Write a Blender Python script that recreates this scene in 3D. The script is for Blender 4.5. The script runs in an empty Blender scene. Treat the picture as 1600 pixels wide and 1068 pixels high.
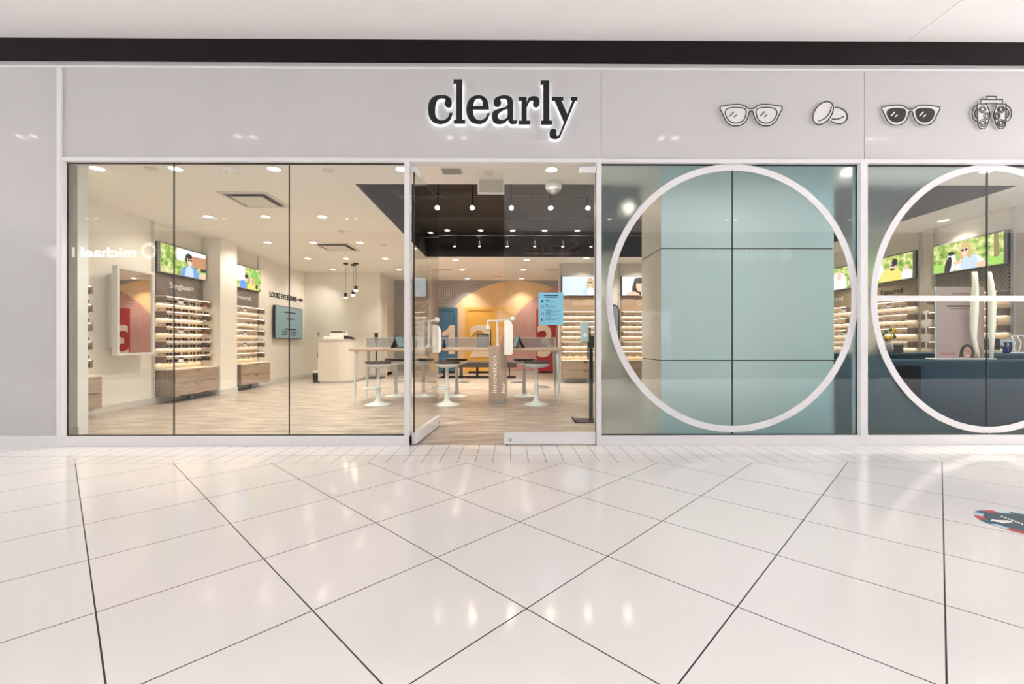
import bpy, math, random
from mathutils import Vector, Matrix
random.seed(7)
S = bpy.context.scene
COL = S.collection
R = math.radians
# ------------------------------------------------------------------ camera, world, exposure
FPX = 688.0                      # focal length in pixels of the 1600 px wide frame
YAW = R(0.4)
cd = bpy.data.cameras.new('camera')
cam = bpy.data.objects.new('camera', cd)
COL.objects.link(cam)
cam.location = (0, 0, 1.0)
cam.rotation_euler = (R(90), 0, -YAW)
cd.sensor_fit = 'HORIZONTAL'
cd.sensor_width = 36.0
cd.lens = 36.0 * FPX / 1600.0
cd.clip_start = 0.05
cd.clip_end = 200
S.camera = cam
S.view_settings.view_transform = 'Standard'
S.view_settings.look = 'None'
S.view_settings.gamma = 1.0
S.view_settings.exposure = 0.82
S.cycles.max_bounces = 14
S.cycles.diffuse_bounces = 5
S.cycles.transparent_max_bounces = 24
S.cycles.sample_clamp_indirect = 6.0
S.cycles.use_denoising = True

world = bpy.data.worlds.new('daylight')
S.world = world
world.use_nodes = True
wb = world.node_tree.nodes['Background']
wb.inputs[0].default_value = (0.985, 0.985, 1.0, 1)
WORLD_STRENGTH = 5.4
wb.inputs[1].default_value = WORLD_STRENGTH
MALL_LAMP = 9.0                  # emission of the mall's ceiling spots
STORE_LAMP = 10.0                # glow of the downlight lenses
SPOT_W = 86.0                   # watts of each recessed downlight's beam
TRACK_LAMP = 45.0
LED = 5.6                        # strips inside the display shelves
WARM = (1.0, 0.89, 0.76)

# ------------------------------------------------------------------ where a pixel of the photo lies on a plane
def _dir(px, py):
    dx, dz = (px - 800.0) / FPX, (534.0 - py) / FPX
    return (math.sin(YAW) + dx * math.cos(YAW), math.cos(YAW) - dx * math.sin(YAW), dz)
def at(px, py, Y):
    d = _dir(px, py); t = Y / d[1]
    return Vector((d[0] * t, Y, 1.0 + d[2] * t))
def atx(px, py, X):
    d = _dir(px, py); t = X / d[0]
    return Vector((X, d[1] * t, 1.0 + d[2] * t))
def atz(px, py, Z):
    d = _dir(px, py); t = (Z - 1.0) / d[2]
    return Vector((d[0] * t, d[1] * t, Z))

# ------------------------------------------------------------------ materials
def principled(name, color, rough=0.5, metal=0.0, emit=None, estr=0.0, coat=0.0, spec=0.5):
    m = bpy.data.materials.new(name)
    m.use_nodes = True
    b = m.node_tree.nodes['Principled BSDF']
    b.inputs['Base Color'].default_value = (*color, 1)
    b.inputs['Roughness'].default_value = rough
    b.inputs['Metallic'].default_value = metal
    b.inputs['Specular IOR Level'].default_value = spec
    b.inputs['Coat Weight'].default_value = coat
    b.inputs['Coat Roughness'].default_value = 0.05
    if emit:
        b.inputs['Emission Color'].default_value = (*emit, 1)
        b.inputs['Emission Strength'].default_value = estr
    return m

class NT:
    """small helper to write node maths"""
    def __init__(s, m):
        s.t = m.node_tree; s.b = m.node_tree.nodes.get('Principled BSDF')
    def n(s, typ, **kw):
        x = s.t.nodes.new(typ)
        for k, v in kw.items(): setattr(x, k, v)
        return x
    def link(s, a, b): s.t.links.new(a, b)
    def m(s, op, a, b=None, c=None):
        x = s.n('ShaderNodeMath', operation=op)
        for i, v in enumerate((a, b, c)):
            if v is None: continue
            if isinstance(v, (int, float)): x.inputs[i].default_value = v
            else: s.link(v, x.inputs[i])
        return x.outputs[0]
    def pos(s):
        g = s.n('ShaderNodeNewGeometry'); q = s.n('ShaderNodeSeparateXYZ')
        s.link(g.outputs['Position'], q.inputs[0]); return q.outputs
    def obj(s):
        g = s.n('ShaderNodeTexCoord'); return g.outputs['Object']
    def mix(s, f, a, b):
        x = s.n('ShaderNodeMix', data_type='RGBA')
        for i, v in ((0, f), (6, a), (7, b)):
            if isinstance(v, (int, float)): x.inputs[i].default_value = v
            elif isinstance(v, tuple): x.inputs[i].default_value = (*v, 1)
            else: s.link(v, x.inputs[i])
        return x.outputs[2]
    def noise(s, vec, scale, detail=3, stretch=None):
        if stretch:
            mp = s.n('ShaderNodeMapping'); mp.inputs['Scale'].default_value = stretch
            s.link(vec, mp.inputs[0]); vec = mp.outputs[0]
        x = s.n('ShaderNodeTexNoise'); x.inputs['Scale'].default_value = scale
        x.inputs['Detail'].default_value = detail
        s.link(vec, x.inputs['Vector']); return x.outputs['Fac']

def painted(name, c, rough=0.5, var=0.03, **kw):
    m = principled(name, c, rough, **kw); t = NT(m)
    f = t.noise(t.obj(), 3.0, 4)
    hi = tuple(min(1, x * (1 + var)) for x in c); lo = tuple(x * (1 - var) for x in c)
    t.link(t.mix(f, lo, hi), t.b.inputs['Base Color'])
    return m

def wood(name, a, b, rough=0.45, stretch=(1.5, 14, 30)):
    m = principled(name, a, rough); t = NT(m)
    f = t.noise(t.obj(), 2.0, 6, stretch)
    r = t.n('ShaderNodeMapRange'); r.inputs[1].default_value = 0.3; r.inputs[2].default_value = 0.7
    t.link(f, r.inputs[0])
    t.link(t.mix(r.outputs[0], a, b), t.b.inputs['Base Color'])
    return m

def glass_mat(name, tint, refl0=0.04, rough=0.0):
    """thin clear sheet: passes light straight on, mirrors by Schlick's law on either face"""
    m = bpy.data.materials.new(name); m.use_nodes = True
    t = NT(m); t.t.nodes.remove(t.b)
    g = t.n('ShaderNodeNewGeometry')
    dp = t.n('ShaderNodeVectorMath', operation='DOT_PRODUCT')
    t.link(g.outputs['Normal'], dp.inputs[0]); t.link(g.outputs['Incoming'], dp.inputs[1])
    c = t.m('ABSOLUTE', dp.outputs['Value'])
    k = t.m('POWER', t.m('SUBTRACT', 1.0, c), 5.0)
    f = t.m('ADD', t.m('MULTIPLY', k, 1 - refl0), refl0)
    tr = t.n('ShaderNodeBsdfTransparent'); tr.inputs[0].default_value = (*tint, 1)
    gl = t.n('ShaderNodeBsdfGlossy'); gl.inputs['Roughness'].default_value = rough
    mx = t.n('ShaderNodeMixShader')
    t.link(f, mx.inputs[0]); t.link(tr.outputs[0], mx.inputs[1]); t.link(gl.outputs[0], mx.inputs[2])
    t.link(mx.outputs[0], t.t.nodes['Material Output'].inputs[0])
    return m

def frosted_mat(name, tint, rough):
    m = bpy.data.materials.new(name); m.use_nodes = True
    t = NT(m); t.t.nodes.remove(t.b)
    rf = t.n('ShaderNodeBsdfRefraction'); rf.inputs['Color'].default_value = (*tint, 1)
    rf.inputs['Roughness'].default_value = rough; rf.inputs['IOR'].default_value = 1.12
    df = t.n('ShaderNodeBsdfDiffuse'); df.inputs[0].default_value = (0.50, 0.62, 0.66, 1)
    mx = t.n('ShaderNodeMixShader'); mx.inputs[0].default_value = 0.075
    t.link(rf.outputs[0], mx.inputs[1]); t.link(df.outputs[0], mx.inputs[2])
    t.link(mx.outputs[0], t.t.nodes['Material Output'].inputs[0])
    return m

def emissive(name, c, s):
    m = principled(name, (0.0, 0.0, 0.0), 0.5, emit=c, estr=s)
    return m

M = {}
M['facade'] = painted('glossy white facade panel', (0.575, 0.565, 0.565), 0.07, 0.02)
M['frame'] = painted('white powder coated metal', (0.78, 0.77, 0.78), 0.32, 0.01)
M['black_band'] = painted('black bulkhead paint', (0.012, 0.010, 0.010), 0.6, 0.2, spec=0.15)
M['mall_ceiling'] = painted('mall ceiling plaster', (0.88, 0.85, 0.835), 0.85, 0.02)
M['seal'] = painted('black glazing seal', (0.015, 0.015, 0.015), 0.5, 0.1)
M['shop_wall'] = painted('cream wall paint', (0.86, 0.82, 0.75), 0.7, 0.02)
M['return_wall'] = painted('white wall paint', (0.78, 0.79, 0.77), 0.7, 0.02)
M['shop_ceiling'] = painted('white ceiling paint', (0.88, 0.85, 0.80), 0.85, 0.01)
M['base'] = painted('grey white skirting', (0.66, 0.64, 0.60), 0.5, 0.02)
M['recess'] = painted('black recess paint', (0.018, 0.016, 0.015), 0.6, 0.2)
M['glass'] = glass_mat('clear shopfront glass', (0.965, 0.985, 0.978))
M['frost'] = frosted_mat('frosted aqua film', (0.89, 0.965, 0.985), 0.42)
M['oak'] = wood('grey oak laminate', (0.47, 0.36, 0.275), (0.32, 0.235, 0.175))
M['oak_end'] = wood('grey oak laminate upright grain', (0.33, 0.25, 0.195), (0.235, 0.175, 0.135), stretch=(20, 20, 1.5))
M['oak_upright'] = wood('pale oak laminate upright grain', (0.46, 0.365, 0.295), (0.37, 0.29, 0.23), stretch=(20, 20, 1.5))
M['oak_light'] = wood('light oak laminate', (0.62, 0.46, 0.34), (0.50, 0.35, 0.25))
M['cream'] = painted('cream laminate', (0.86, 0.77, 0.64), 0.5, 0.02)
M['counter'] = painted('off white counter laminate', (0.80, 0.73, 0.66), 0.45, 0.01)
M['white'] = painted('white plastic', (0.90, 0.90, 0.89), 0.35, 0.01)
M['stool_white'] = painted('pale aqua white steel', (0.70, 0.76, 0.76), 0.3, 0.01)
M['cushion'] = painted('taupe leatherette', (0.075, 0.06, 0.052), 0.55, 0.1)
M['black'] = painted('matt black', (0.012, 0.012, 0.013), 0.45, 0.1)
M['grey'] = painted('grey metal', (0.32, 0.31, 0.30), 0.4, 0.05)
M['dark_trim'] = painted('dark grey trim', (0.07, 0.065, 0.06), 0.5, 0.1)
M['chrome'] = painted('brushed chrome', (0.8, 0.78, 0.74), 0.22, 0.02, metal=1.0)
M['mirror'] = principled('silver mirror', (0.93, 0.94, 0.93), 0.01, 1.0)
M['navy'] = painted('navy lacquer', (0.002, 0.030, 0.055), 0.4, 0.1, spec=0.12)
M['navy_top'] = painted('navy worktop', (0.004, 0.045, 0.08), 0.3, 0.1, spec=0.2)
M['teal'] = painted('aqua back painted glass', (0.60, 0.735, 0.73), 0.12, 0.01)
M['column_side'] = painted('beige column laminate', (0.58, 0.54, 0.46), 0.4, 0.02)
M['lamp'] = emissive('warm lamp lens', WARM, STORE_LAMP)
M['track_lamp'] = emissive('track spot lens', (1.0, 0.82, 0.60), TRACK_LAMP)
M['mall_lamp'] = emissive('mall spot lens', (1.0, 0.92, 0.84), MALL_LAMP)
M['led'] = emissive('led strip', (1.0, 0.83, 0.62), LED)
M['pendant_lamp'] = emissive('pendant lens', (1.0, 0.88, 0.7), 12.0)
M['halo'] = emissive('white halo backlight', (0.93, 0.96, 1.0), 1.7)
M['sign_black'] = painted('charcoal sign metal', (0.020, 0.021, 0.021), 0.55, 0.1, spec=0.2)
M['ink'] = painted('black ink', (0.015, 0.015, 0.015), 0.5, 0.1)
M['letter_white'] = painted('white lettering', (0.95, 0.94, 0.91), 0.5, 0.01)
M['letter_cream'] = painted('cream lettering', (0.88, 0.74, 0.60), 0.6, 0.01)
M['icon_white'] = painted('pale icon plate', (0.74, 0.73, 0.73), 0.4, 0.01)
M['blue_door'] = painted('blue door paint', (0.075, 0.20, 0.34), 0.55, 0.03)
M['yellow_door'] = painted('yellow door paint', (0.90, 0.53, 0.11), 0.5, 0.03)
M['red_door'] = painted('red door paint', (0.50, 0.028, 0.042), 0.55, 0.03)
M['sky_blue'] = painted('light blue paper', (0.25, 0.60, 0.75), 0.6, 0.03)
M['blue_ink'] = painted('dark blue ink', (0.04, 0.16, 0.24), 0.6, 0.05)
M['navy_ink'] = painted('navy ink', (0.01, 0.04, 0.12), 0.6, 0.05)
M['blue_glass'] = principled('cobalt blue bottle', (0.005, 0.012, 0.14), 0.12)
M['dispenser'] = painted('pale blue grey plastic', (0.46, 0.60, 0.64), 0.35, 0.02)
M['vent'] = painted('white diffuser metal', (0.70, 0.67, 0.62), 0.5, 0.02)
M['poster_pink'] = painted('dusty rose board', (0.46, 0.34, 0.31), 0.6, 0.02)
M['reflection_band'] = painted('cream reflection tone', (0.84, 0.80, 0.66), 0.5, 0.02)  # colour of the reflections modelled as strips by the poster board
M['skin'] = painted('printed skin', (0.72, 0.42, 0.32), 0.6, 0.03)
M['hair_dark'] = painted('printed dark hair', (0.035, 0.02, 0.016), 0.6, 0.1)
M['hair_brown'] = painted('printed brown hair', (0.30, 0.17, 0.07), 0.6, 0.1)
M['red_ink'] = painted('red ink', (0.55, 0.07, 0.06), 0.5, 0.03)
M['purple'] = painted('indigo card print', (0.09, 0.08, 0.22), 0.5, 0.03)
M['leaf'] = painted('green leaf', (0.06, 0.17, 0.05), 0.5, 0.2)
M['flower'] = painted('yellow petal', (0.75, 0.50, 0.06), 0.6, 0.1)
M['exit_face'] = painted('unlit sign face', (0.56, 0.53, 0.47), 0.5, 0.02)

def slat_mat(name, a, b, pitch):
    m = principled(name, a, 0.6); t = NT(m); z = t.pos()[2]
    f = t.m('FRACT', t.m('DIVIDE', z, pitch))
    t.link(t.mix(t.m('GREATER_THAN', f, 0.72), a, b), t.b.inputs['Base Color'])
    return m
M['slat'] = slat_mat('grey slatted panel', (0.255, 0.215, 0.185), (0.13, 0.105, 0.09), 0.028)
M['slat_lightbox_glow'] = slat_mat('slatted panel tinted by lightbox glow', (0.42, 0.35, 0.22), (0.25, 0.2, 0.11), 0.028)  # yellowish glow of the green lightbox put into the panel colour

def rail_mat():
    m = principled('slotted white steel upright', (0.78, 0.77, 0.76), 0.35); t = NT(m)
    q = t.n('ShaderNodeSeparateXYZ'); t.link(t.obj(), q.inputs[0])
    slot = t.m('MULTIPLY', t.m('LESS_THAN', t.m('ABSOLUTE', q.outputs[0]), 0.0045), t.m('LESS_THAN', t.m('FRACT', t.m('DIVIDE', q.outputs[2], 0.049)), 0.45))
    t.link(t.mix(slot, (0.72, 0.71, 0.70), (0.12, 0.11, 0.10)), t.b.inputs['Base Color'])
    return m
M['rail'] = rail_mat()
def dot_mask(t, u, v, p, r):
    a = t.m('SUBTRACT', t.m('FRACT', t.m('DIVIDE', t.m('ADD', u, v), p)), 0.5)
    b = t.m('SUBTRACT', t.m('FRACT', t.m('DIVIDE', t.m('SUBTRACT', u, v), p)), 0.5)
    d = t.m('SQRT', t.m('ADD', t.m('MULTIPLY', a, a), t.m('MULTIPLY', b, b)))
    return t.m('LESS_THAN', d, r)
def perforated(name, color, axis, p, r):
    """sheet with real see-through holes"""
    m = principled(name, color, 0.45); t = NT(m); q = t.pos()
    msk = dot_mask(t, q[axis], q[2], p, r)
    tr = t.n('ShaderNodeBsdfTransparent'); mx = t.n('ShaderNodeMixShader')
    t.link(msk, mx.inputs[0]); t.link(t.b.outputs[0], mx.inputs[1]); t.link(tr.outputs[0], mx.inputs[2])
    t.link(mx.outputs[0], t.t.nodes['Material Output'].inputs[0])
    return m
M['mesh_screen'] = perforated('perforated grey steel', (0.30, 0.32, 0.33), 0, 0.03, 0.30)
def dotted(name, base, dot, axis, p, r):
    m = principled(name, base, 0.6); t = NT(m); q = t.pos()
    t.link(t.mix(dot_mask(t, q[axis], q[2], p, r), base, dot), t.b.inputs['Base Color'])
    return m
M['dot_panel'] = dotted('grey dotted panel', (0.36, 0.32, 0.27), (0.07, 0.06, 0.05), 1, 0.05, 0.30)

def circ3(a, b, c):
    ax, ay, bx, by, cx, cy = *a, *b, *c
    d = 2 * (ax * (by - cy) + bx * (cy - ay) + cx * (ay - by))
    ux = ((ax*ax+ay*ay)*(by-cy) + (bx*bx+by*by)*(cy-ay) + (cx*cx+cy*cy)*(ay-by)) / d
    uy = ((ax*ax+ay*ay)*(cx-bx) + (bx*bx+by*by)*(ax-cx) + (cx*cx+cy*cy)*(bx-ax)) / d
    return ux, uy, math.hypot(ax - ux, ay - uy)
YB = 13.97                        # rear wall of the shop
def wall_pattern():
    m = principled('dotted circles wall print', (0.1, 0.1, 0.1), 0.7, spec=0.2); t = NT(m); q = t.pos()
    def xz(px, py):
        w = at(px, py, YB); return (w.x, w.z)
    def inside(c):
        dx = t.m('SUBTRACT', q[0], c[0]); dz = t.m('SUBTRACT', q[2], c[1])
        return t.m('LESS_THAN', t.m('SQRT', t.m('ADD', t.m('MULTIPLY', dx, dx), t.m('MULTIPLY', dz, dz))), c[2])
    cy = circ3(xz(711, 478), xz(740, 456), xz(785, 440))
    cr = circ3(xz(803, 496), xz(838, 463), xz(870, 447))
    base = t.mix(inside(cy), (0.060, 0.085, 0.155), (0.86, 0.46, 0.10))
    base = t.mix(inside(cr), base, (0.47, 0.045, 0.055))
    msk = dot_mask(t, q[0], q[2], 0.056, 0.36)
    t.link(t.mix(msk, base, (0.92, 0.85, 0.76)), t.b.inputs['Base Color'])
    return m
M['pattern'] = wall_pattern()

def mall_floor():
    m = principled('polished white mall tile', (0.78, 0.74, 0.71), 0.09); t = NT(m); q = t.pos()
    ang = R(45.45); ca, sa = math.cos(ang), math.sin(ang)
    o = atz(822.6, 950.4, 0.0); p = 0.797 / math.sqrt(2)
    x = t.m('SUBTRACT', q[0], o.x); y = t.m('SUBTRACT', q[1], o.y)
    u = t.m('ADD', t.m('MULTIPLY', x, ca), t.m('MULTIPLY', y, sa))
    v = t.m('SUBTRACT', t.m('MULTIPLY', y, ca), t.m('MULTIPLY', x, sa))
    def line(c, pitch, w):
        f = t.m('ABSOLUTE', t.m('SUBTRACT', t.m('FRACT', t.m('ADD', t.m('DIVIDE', c, pitch), 0.5)), 0.5))
        return t.m('LESS_THAN', f, w / pitch / 2)
    diag = t.m('MAXIMUM', line(u, p, 0.0052), line(v, p, 0.0052))
    e = atz(800, 722.5, 0.0).y
    strip = t.m('GREATER_THAN', q[1], e)
    l3 = line(t.m('SUBTRACT', q[0], atz(757/4.444+600, 720, 0).x), 0.1485, 0.004)
    l4 = t.m('LESS_THAN', t.m('ABSOLUTE', t.m('SUBTRACT', q[1], e + 0.235)), 0.0016)
    l5 = t.m('LESS_THAN', t.m('ABSOLUTE', t.m('SUBTRACT', q[1], e)), 0.0016)
    band = t.m('MAXIMUM', t.m('MAXIMUM', l3, l4), l5)
    g = t.m('ADD', t.m('MULTIPLY', t.m('SUBTRACT', 1.0, strip), diag), t.m('MULTIPLY', strip, band))
    geo = t.n('ShaderNodeNewGeometry')
    sp = t.noise(geo.outputs['Position'], 160.0, 2)
    big = t.noise(geo.outputs['Position'], 0.9, 2)
    tile = t.mix(sp, (0.84, 0.815, 0.805), (0.92, 0.895, 0.885))
    tile = t.mix(t.m('MULTIPLY', big, 0.25), tile, (0.90, 0.86, 0.84))
    t.link(t.mix(g, tile, (0.02, 0.016, 0.015)), t.b.inputs['Base Color'])
    t.link(t.m('ADD', t.m('MULTIPLY', g, 0.5), 0.11), t.b.inputs['Roughness'])
    return m
M['mall_floor'] = mall_floor()

def shop_floor():
    m = principled('streaked greige vinyl plank', (0.4, 0.32, 0.25), 0.33); t = NT(m)
    geo = t.n('ShaderNodeNewGeometry'); q = t.pos()
    row = t.m('FLOOR', t.m('DIVIDE', q[1], 0.19))
    sh = t.m('MULTIPLY', t.m('FRACT', t.m('MULTIPLY', t.m('SINE', t.m('MULTIPLY', row, 12.99)), 437.5)), 1.2)
    cell = t.m('FLOOR', t.m('DIVIDE', t.m('ADD', q[0], sh), 1.2))
    rnd = t.m('FRACT', t.m('MULTIPLY', t.m('SINE', t.m('ADD', t.m('MULTIPLY', row, 7.3), t.m('MULTIPLY', cell, 3.7))), 917.3))
    f = t.noise(geo.outputs['Position'], 1.6, 7, (1.3, 6.0, 1.0))
    f2 = t.noise(geo.outputs['Position'], 5.0, 5, (1.0, 5.0, 1.0))
    mr = t.n('ShaderNodeMapRange'); mr.inputs[1].default_value = 0.38; mr.inputs[2].default_value = 0.62
    t.link(t.m('ADD', t.m('MULTIPLY', f, 0.6), t.m('MULTIPLY', f2, 0.4)), mr.inputs[0])
    c = t.mix(mr.outputs[0], (0.22, 0.175, 0.145), (0.60, 0.52, 0.445))
    c = t.mix(t.m('MULTIPLY', rnd, 0.35), c, (0.40, 0.335, 0.285))
    t.link(c, t.b.inputs['Base Color'])
    return m
M['shop_floor'] = shop_floor()

# ------------------------------------------------------------------ mesh building
class MB:
    def __init__(s): s.v, s.f, s.mi, s.sm, s.mats = [], [], [], [], []
    def _m(s, m):
        if isinstance(m, str): m = M[m]
        if m not in s.mats: s.mats.append(m)
        return s.mats.index(m)
    def add(s, vs, fs, m, smooth=False):
        o = len(s.v); k = s._m(m)
        s.v += [tuple(v) for v in vs]
        for f in fs:
            s.f.append(tuple(i + o for i in f)); s.mi.append(k); s.sm.append(smooth)
        return s
    def box(s, x0, x1, y0, y1, z0, z1, m):
        if x0 > x1: x0, x1 = x1, x0
        if y0 > y1: y0, y1 = y1, y0
        if z0 > z1: z0, z1 = z1, z0
        v = [(x0,y0,z0),(x1,y0,z0),(x1,y1,z0),(x0,y1,z0),(x0,y0,z1),(x1,y0,z1),(x1,y1,z1),(x0,y1,z1)]
        return s.add(v, [(0,3,2,1),(4,5,6,7),(0,1,5,4),(1,2,6,5),(2,3,7,6),(3,0,4,7)], m)
    def cyl(s, p0, p1, r0, m, r1=None, n=20, caps=True):
        p0, p1 = Vector(p0), Vector(p1); r1 = r0 if r1 is None else r1
        d = (p1 - p0).normalized()
        a = d.orthogonal().normalized(); b = d.cross(a)
        ring = lambda c, r: [c + a * (r * math.cos(2*math.pi*i/n)) + b * (r * math.sin(2*math.pi*i/n)) for i in range(n)]
        v = ring(p0, r0) + ring(p1, r1)
        s.add(v, [(i, (i+1) % n, n + (i+1) % n, n + i) for i in range(n)], m, True)
        if caps:
            s.add(ring(p0, r0), [tuple(range(n))[::-1]], m); s.add(ring(p1, r1), [tuple(range(n))], m)
        return s
    def lathe(s, prof, m, c=(0, 0, 0), n=28, smooth=True):
        v = []
        for r, z in prof:
            for i in range(n):
                a = 2*math.pi*i/n
                v.append((c[0] + r*math.cos(a), c[1] + r*math.sin(a), c[2] + z))
        f = []
        for j in range(len(prof) - 1):
            for i in range(n):
                f.append((j*n + i, j*n + (i+1) % n, (j+1)*n + (i+1) % n, (j+1)*n + i))
        s.add(v, f, m, smooth)
        for j, rev in ((0, True), (len(prof) - 1, False)):
            if prof[j][0] > 1e-5:
                ring = v[j*n:(j+1)*n]
                s.add(ring, [tuple(range(n))[::-1] if rev else tuple(range(n))], m)
        return s
    def ball(s, c, r, m, n=16, sz=1.0):
        k = n // 2
        prof = [(max(r * math.sin(math.pi*j/k), 1e-6), -r * sz * math.cos(math.pi*j/k)) for j in range(k + 1)]
        return s.lathe(prof, m, c, n)
    def tube(s, pts, r, m, n=8, closed=False, flat=1.0, up=None):
        pts = [Vector(p) for p in pts]; L = len(pts); v = []
        for i, p in enumerate(pts):
            if closed: d = pts[(i+1) % L] - pts[i-1]
            else: d = pts[min(i+1, L-1)] - pts[max(i-1, 0)]
            d = d.normalized()
            u = Vector(up) if up else (Vector((0,0,1)) if abs(d.z) < 0.9 else Vector((1,0,0)))
            a = d.cross(u).normalized(); b = a.cross(d).normalized()
            for k in range(n):
                t = 2*math.pi*(k + 0.5)/n
                v.append(p + a * (r * math.cos(t)) + b * (r * flat * math.sin(t)))
        f = []
        for i in range(L if closed else L - 1):
            j = (i + 1) % L
            for k in range(n):
                f.append((i*n + k, i*n + (k+1) % n, j*n + (k+1) % n, j*n + k))
        s.add(v, f, m, True)
        if not closed:
            s.add(v[:n], [tuple(range(n))[::-1]], m); s.add(v[-n:], [tuple(range(n))], m)
        return s
    def prism(s, poly, y0, y1, m):
        """polygon in x,z pushed from y0 (front) to y1"""
        n = len(poly)
        v = [(x, y0, z) for x, z in poly] + [(x, y1, z) for x, z in poly]
        s.add(v, [tuple(range(n)), tuple(range(n, 2*n))[::-1]] + [(i, i + n, (i+1) % n + n, (i+1) % n) for i in range(n)], m)
        return s
    def plan(s, poly, z0, z1, m):
        n = len(poly)
        v = [(x, y, z0) for x, y in poly] + [(x, y, z1) for x, y in poly]
        s.add(v, [tuple(range(n))[::-1], tuple(range(n, 2*n))] + [(i, (i+1) % n, (i+1) % n + n, i + n) for i in range(n)], m)
        return s
    def flat(s, poly, y, m):
        s.add([(x, y, z) for x, z in poly], [tuple(range(len(poly)))], m); return s
    def mesh(s, me, m, mtx=None):
        k = s._m(m); o = len(s.v)
        for v in me.vertices:
            c = mtx @ v.co if mtx else v.co
            s.v.append(tuple(c))
        for p in me.polygons:
            s.f.append(tuple(i + o for i in p.vertices)); s.mi.append(k); s.sm.append(False)
        return s
    def data(s, name):
        me = bpy.data.meshes.new(name)
        me.from_pydata(s.v, [], s.f)
        for m in s.mats: me.materials.append(m)
        me.polygons.foreach_set('material_index', s.mi)
        me.polygons.foreach_set('use_smooth', s.sm)
        me.update(); return me
    def build(s, name, parent=None, bevel=0.0):
        o = bpy.data.objects.new(name, s.data(name)); COL.objects.link(o)
        if parent: o.parent = parent
        if bevel:
            b = o.modifiers.new('bevel', 'BEVEL'); b.width = bevel; b.segments = 2; b.limit_method = 'ANGLE'
        return o

def tag(o, label=None, cat=None, group=None, kind=None):
    if label: o['label'] = label
    if cat: o['category'] = cat
    if group: o['group'] = group
    if kind: o['kind'] = kind
    return o
def thing(name, label, cat, loc=(0, 0, 0), rz=0.0, group=None):
    o = bpy.data.objects.new(name, None); COL.objects.link(o)
    o.empty_display_size = 0.1
    o.location = loc; o.rotation_euler = (0, 0, rz)
    return tag(o, label, cat, group)
def struct(mb, name, parent=None, bevel=0.0):
    o = mb.build(name, parent, bevel)
    if not parent: o['kind'] = 'structure'
    return o
def kids(o): return [c for c in COL.objects if c.parent == o]
def dup(o, loc, rz=0.0, label=None, group=None):
    """a thing with copies of its parts and their sub-parts"""
    c = o.copy(); COL.objects.link(c); c.location = loc; c.rotation_euler = (0, 0, rz)
    if label: c['label'] = label
    if group: c['group'] = group
    for k in kids(o):
        d = k.copy(); COL.objects.link(d); d.parent = c
        for g in kids(k):
            e = g.copy(); COL.objects.link(e); e.parent = d
    return c

FRONT = Matrix(((1, 0, 0), (0, 0, -1), (0, 1, 0))).to_4x4()     # x,y of a flat shape -> x,z facing -Y
def curve_mesh(loops, extrude):
    cu = bpy.data.curves.new('outline', 'CURVE'); cu.dimensions = '2D'; cu.fill_mode = 'BOTH'; cu.extrude = extrude
    for lp in loops:
        sp = cu.splines.new('POLY'); sp.points.add(len(lp) - 1); sp.use_cyclic_u = True
        for i, (x, y) in enumerate(lp): sp.points[i].co = (x, y, 0, 1)
    o = bpy.data.objects.new('outline', cu); COL.objects.link(o)
    dg = bpy.context.evaluated_depsgraph_get()
    me = bpy.data.meshes.new_from_object(o.evaluated_get(dg))
    bpy.data.objects.remove(o); bpy.data.curves.remove(cu)
    return me
def text_mesh(body, height, width=None, extrude=0.002, bold=0.0, spacing=1.0):
    """lettering centred on 0,0; height is the cap height"""
    cu = bpy.data.curves.new('letters', 'FONT'); cu.body = body; cu.extrude = extrude; cu.offset = bold; cu.space_character = spacing
    o = bpy.data.objects.new('letters', cu); COL.objects.link(o)
    dg = bpy.context.evaluated_depsgraph_get()
    me = bpy.data.meshes.new_from_object(o.evaluated_get(dg))
    bpy.data.objects.remove(o); bpy.data.curves.remove(cu)
    xs = [v.co.x for v in me.vertices]; 
    k = height / 0.70
    kx = width / (max(xs) - min(xs)) if width else k
    cx = (max(xs) + min(xs)) / 2
    for v in me.vertices: v.co = ((v.co.x - cx) * kx, v.co.y * k, v.co.z)
    return me
def smooth_loop(pts, n=6):
    """closed Catmull-Rom through the points; a point given as (x, y, 1) stays a sharp corner"""
    out = []; L = len(pts)
    for i in range(L):
        p0, p1, p2, p3 = pts[i-1], pts[i], pts[(i+1) % L], pts[(i+2) % L]
        c1, c2 = len(p1) > 2, len(p2) > 2
        if c1 and c2:
            out.append((p1[0], p1[1])); continue
        for k in range(n):
            t = k / n
            m1 = [0, 0] if False else [((p2[j] - p0[j]) / 2 if not c1 else (p2[j] - p1[j])) for j in (0, 1)]
            m2 = [((p3[j] - p1[j]) / 2 if not c2 else (p2[j] - p1[j])) for j in (0, 1)]
            h = (2*t**3 - 3*t**2 + 1, t**3 - 2*t**2 + t, -2*t**3 + 3*t**2, t**3 - t**2)
            out.append(tuple(h[0]*p1[j] + h[1]*m1[j] + h[2]*p2[j] + h[3]*m2[j] for j in (0, 1)))
    return out
def ell(cx, cy, rx, ry, n=48, rot=0.0, a0=0.0, a1=2*math.pi, closed=True):
    k = n if closed else n + 1
    out = []
    for i in range(k):
        a = a0 + (a1 - a0) * i / n
        x, y = rx*math.cos(a), ry*math.sin(a)
        out.append((cx + x*math.cos(rot) - y*math.sin(rot), cy + x*math.sin(rot) + y*math.cos(rot)))
    return out
ORD = ['zeroth', 'first', 'second', 'third', 'fourth', 'fifth', 'sixth', 'seventh', 'eighth', 'ninth', 'tenth', 'eleventh', 'twelfth']
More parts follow.
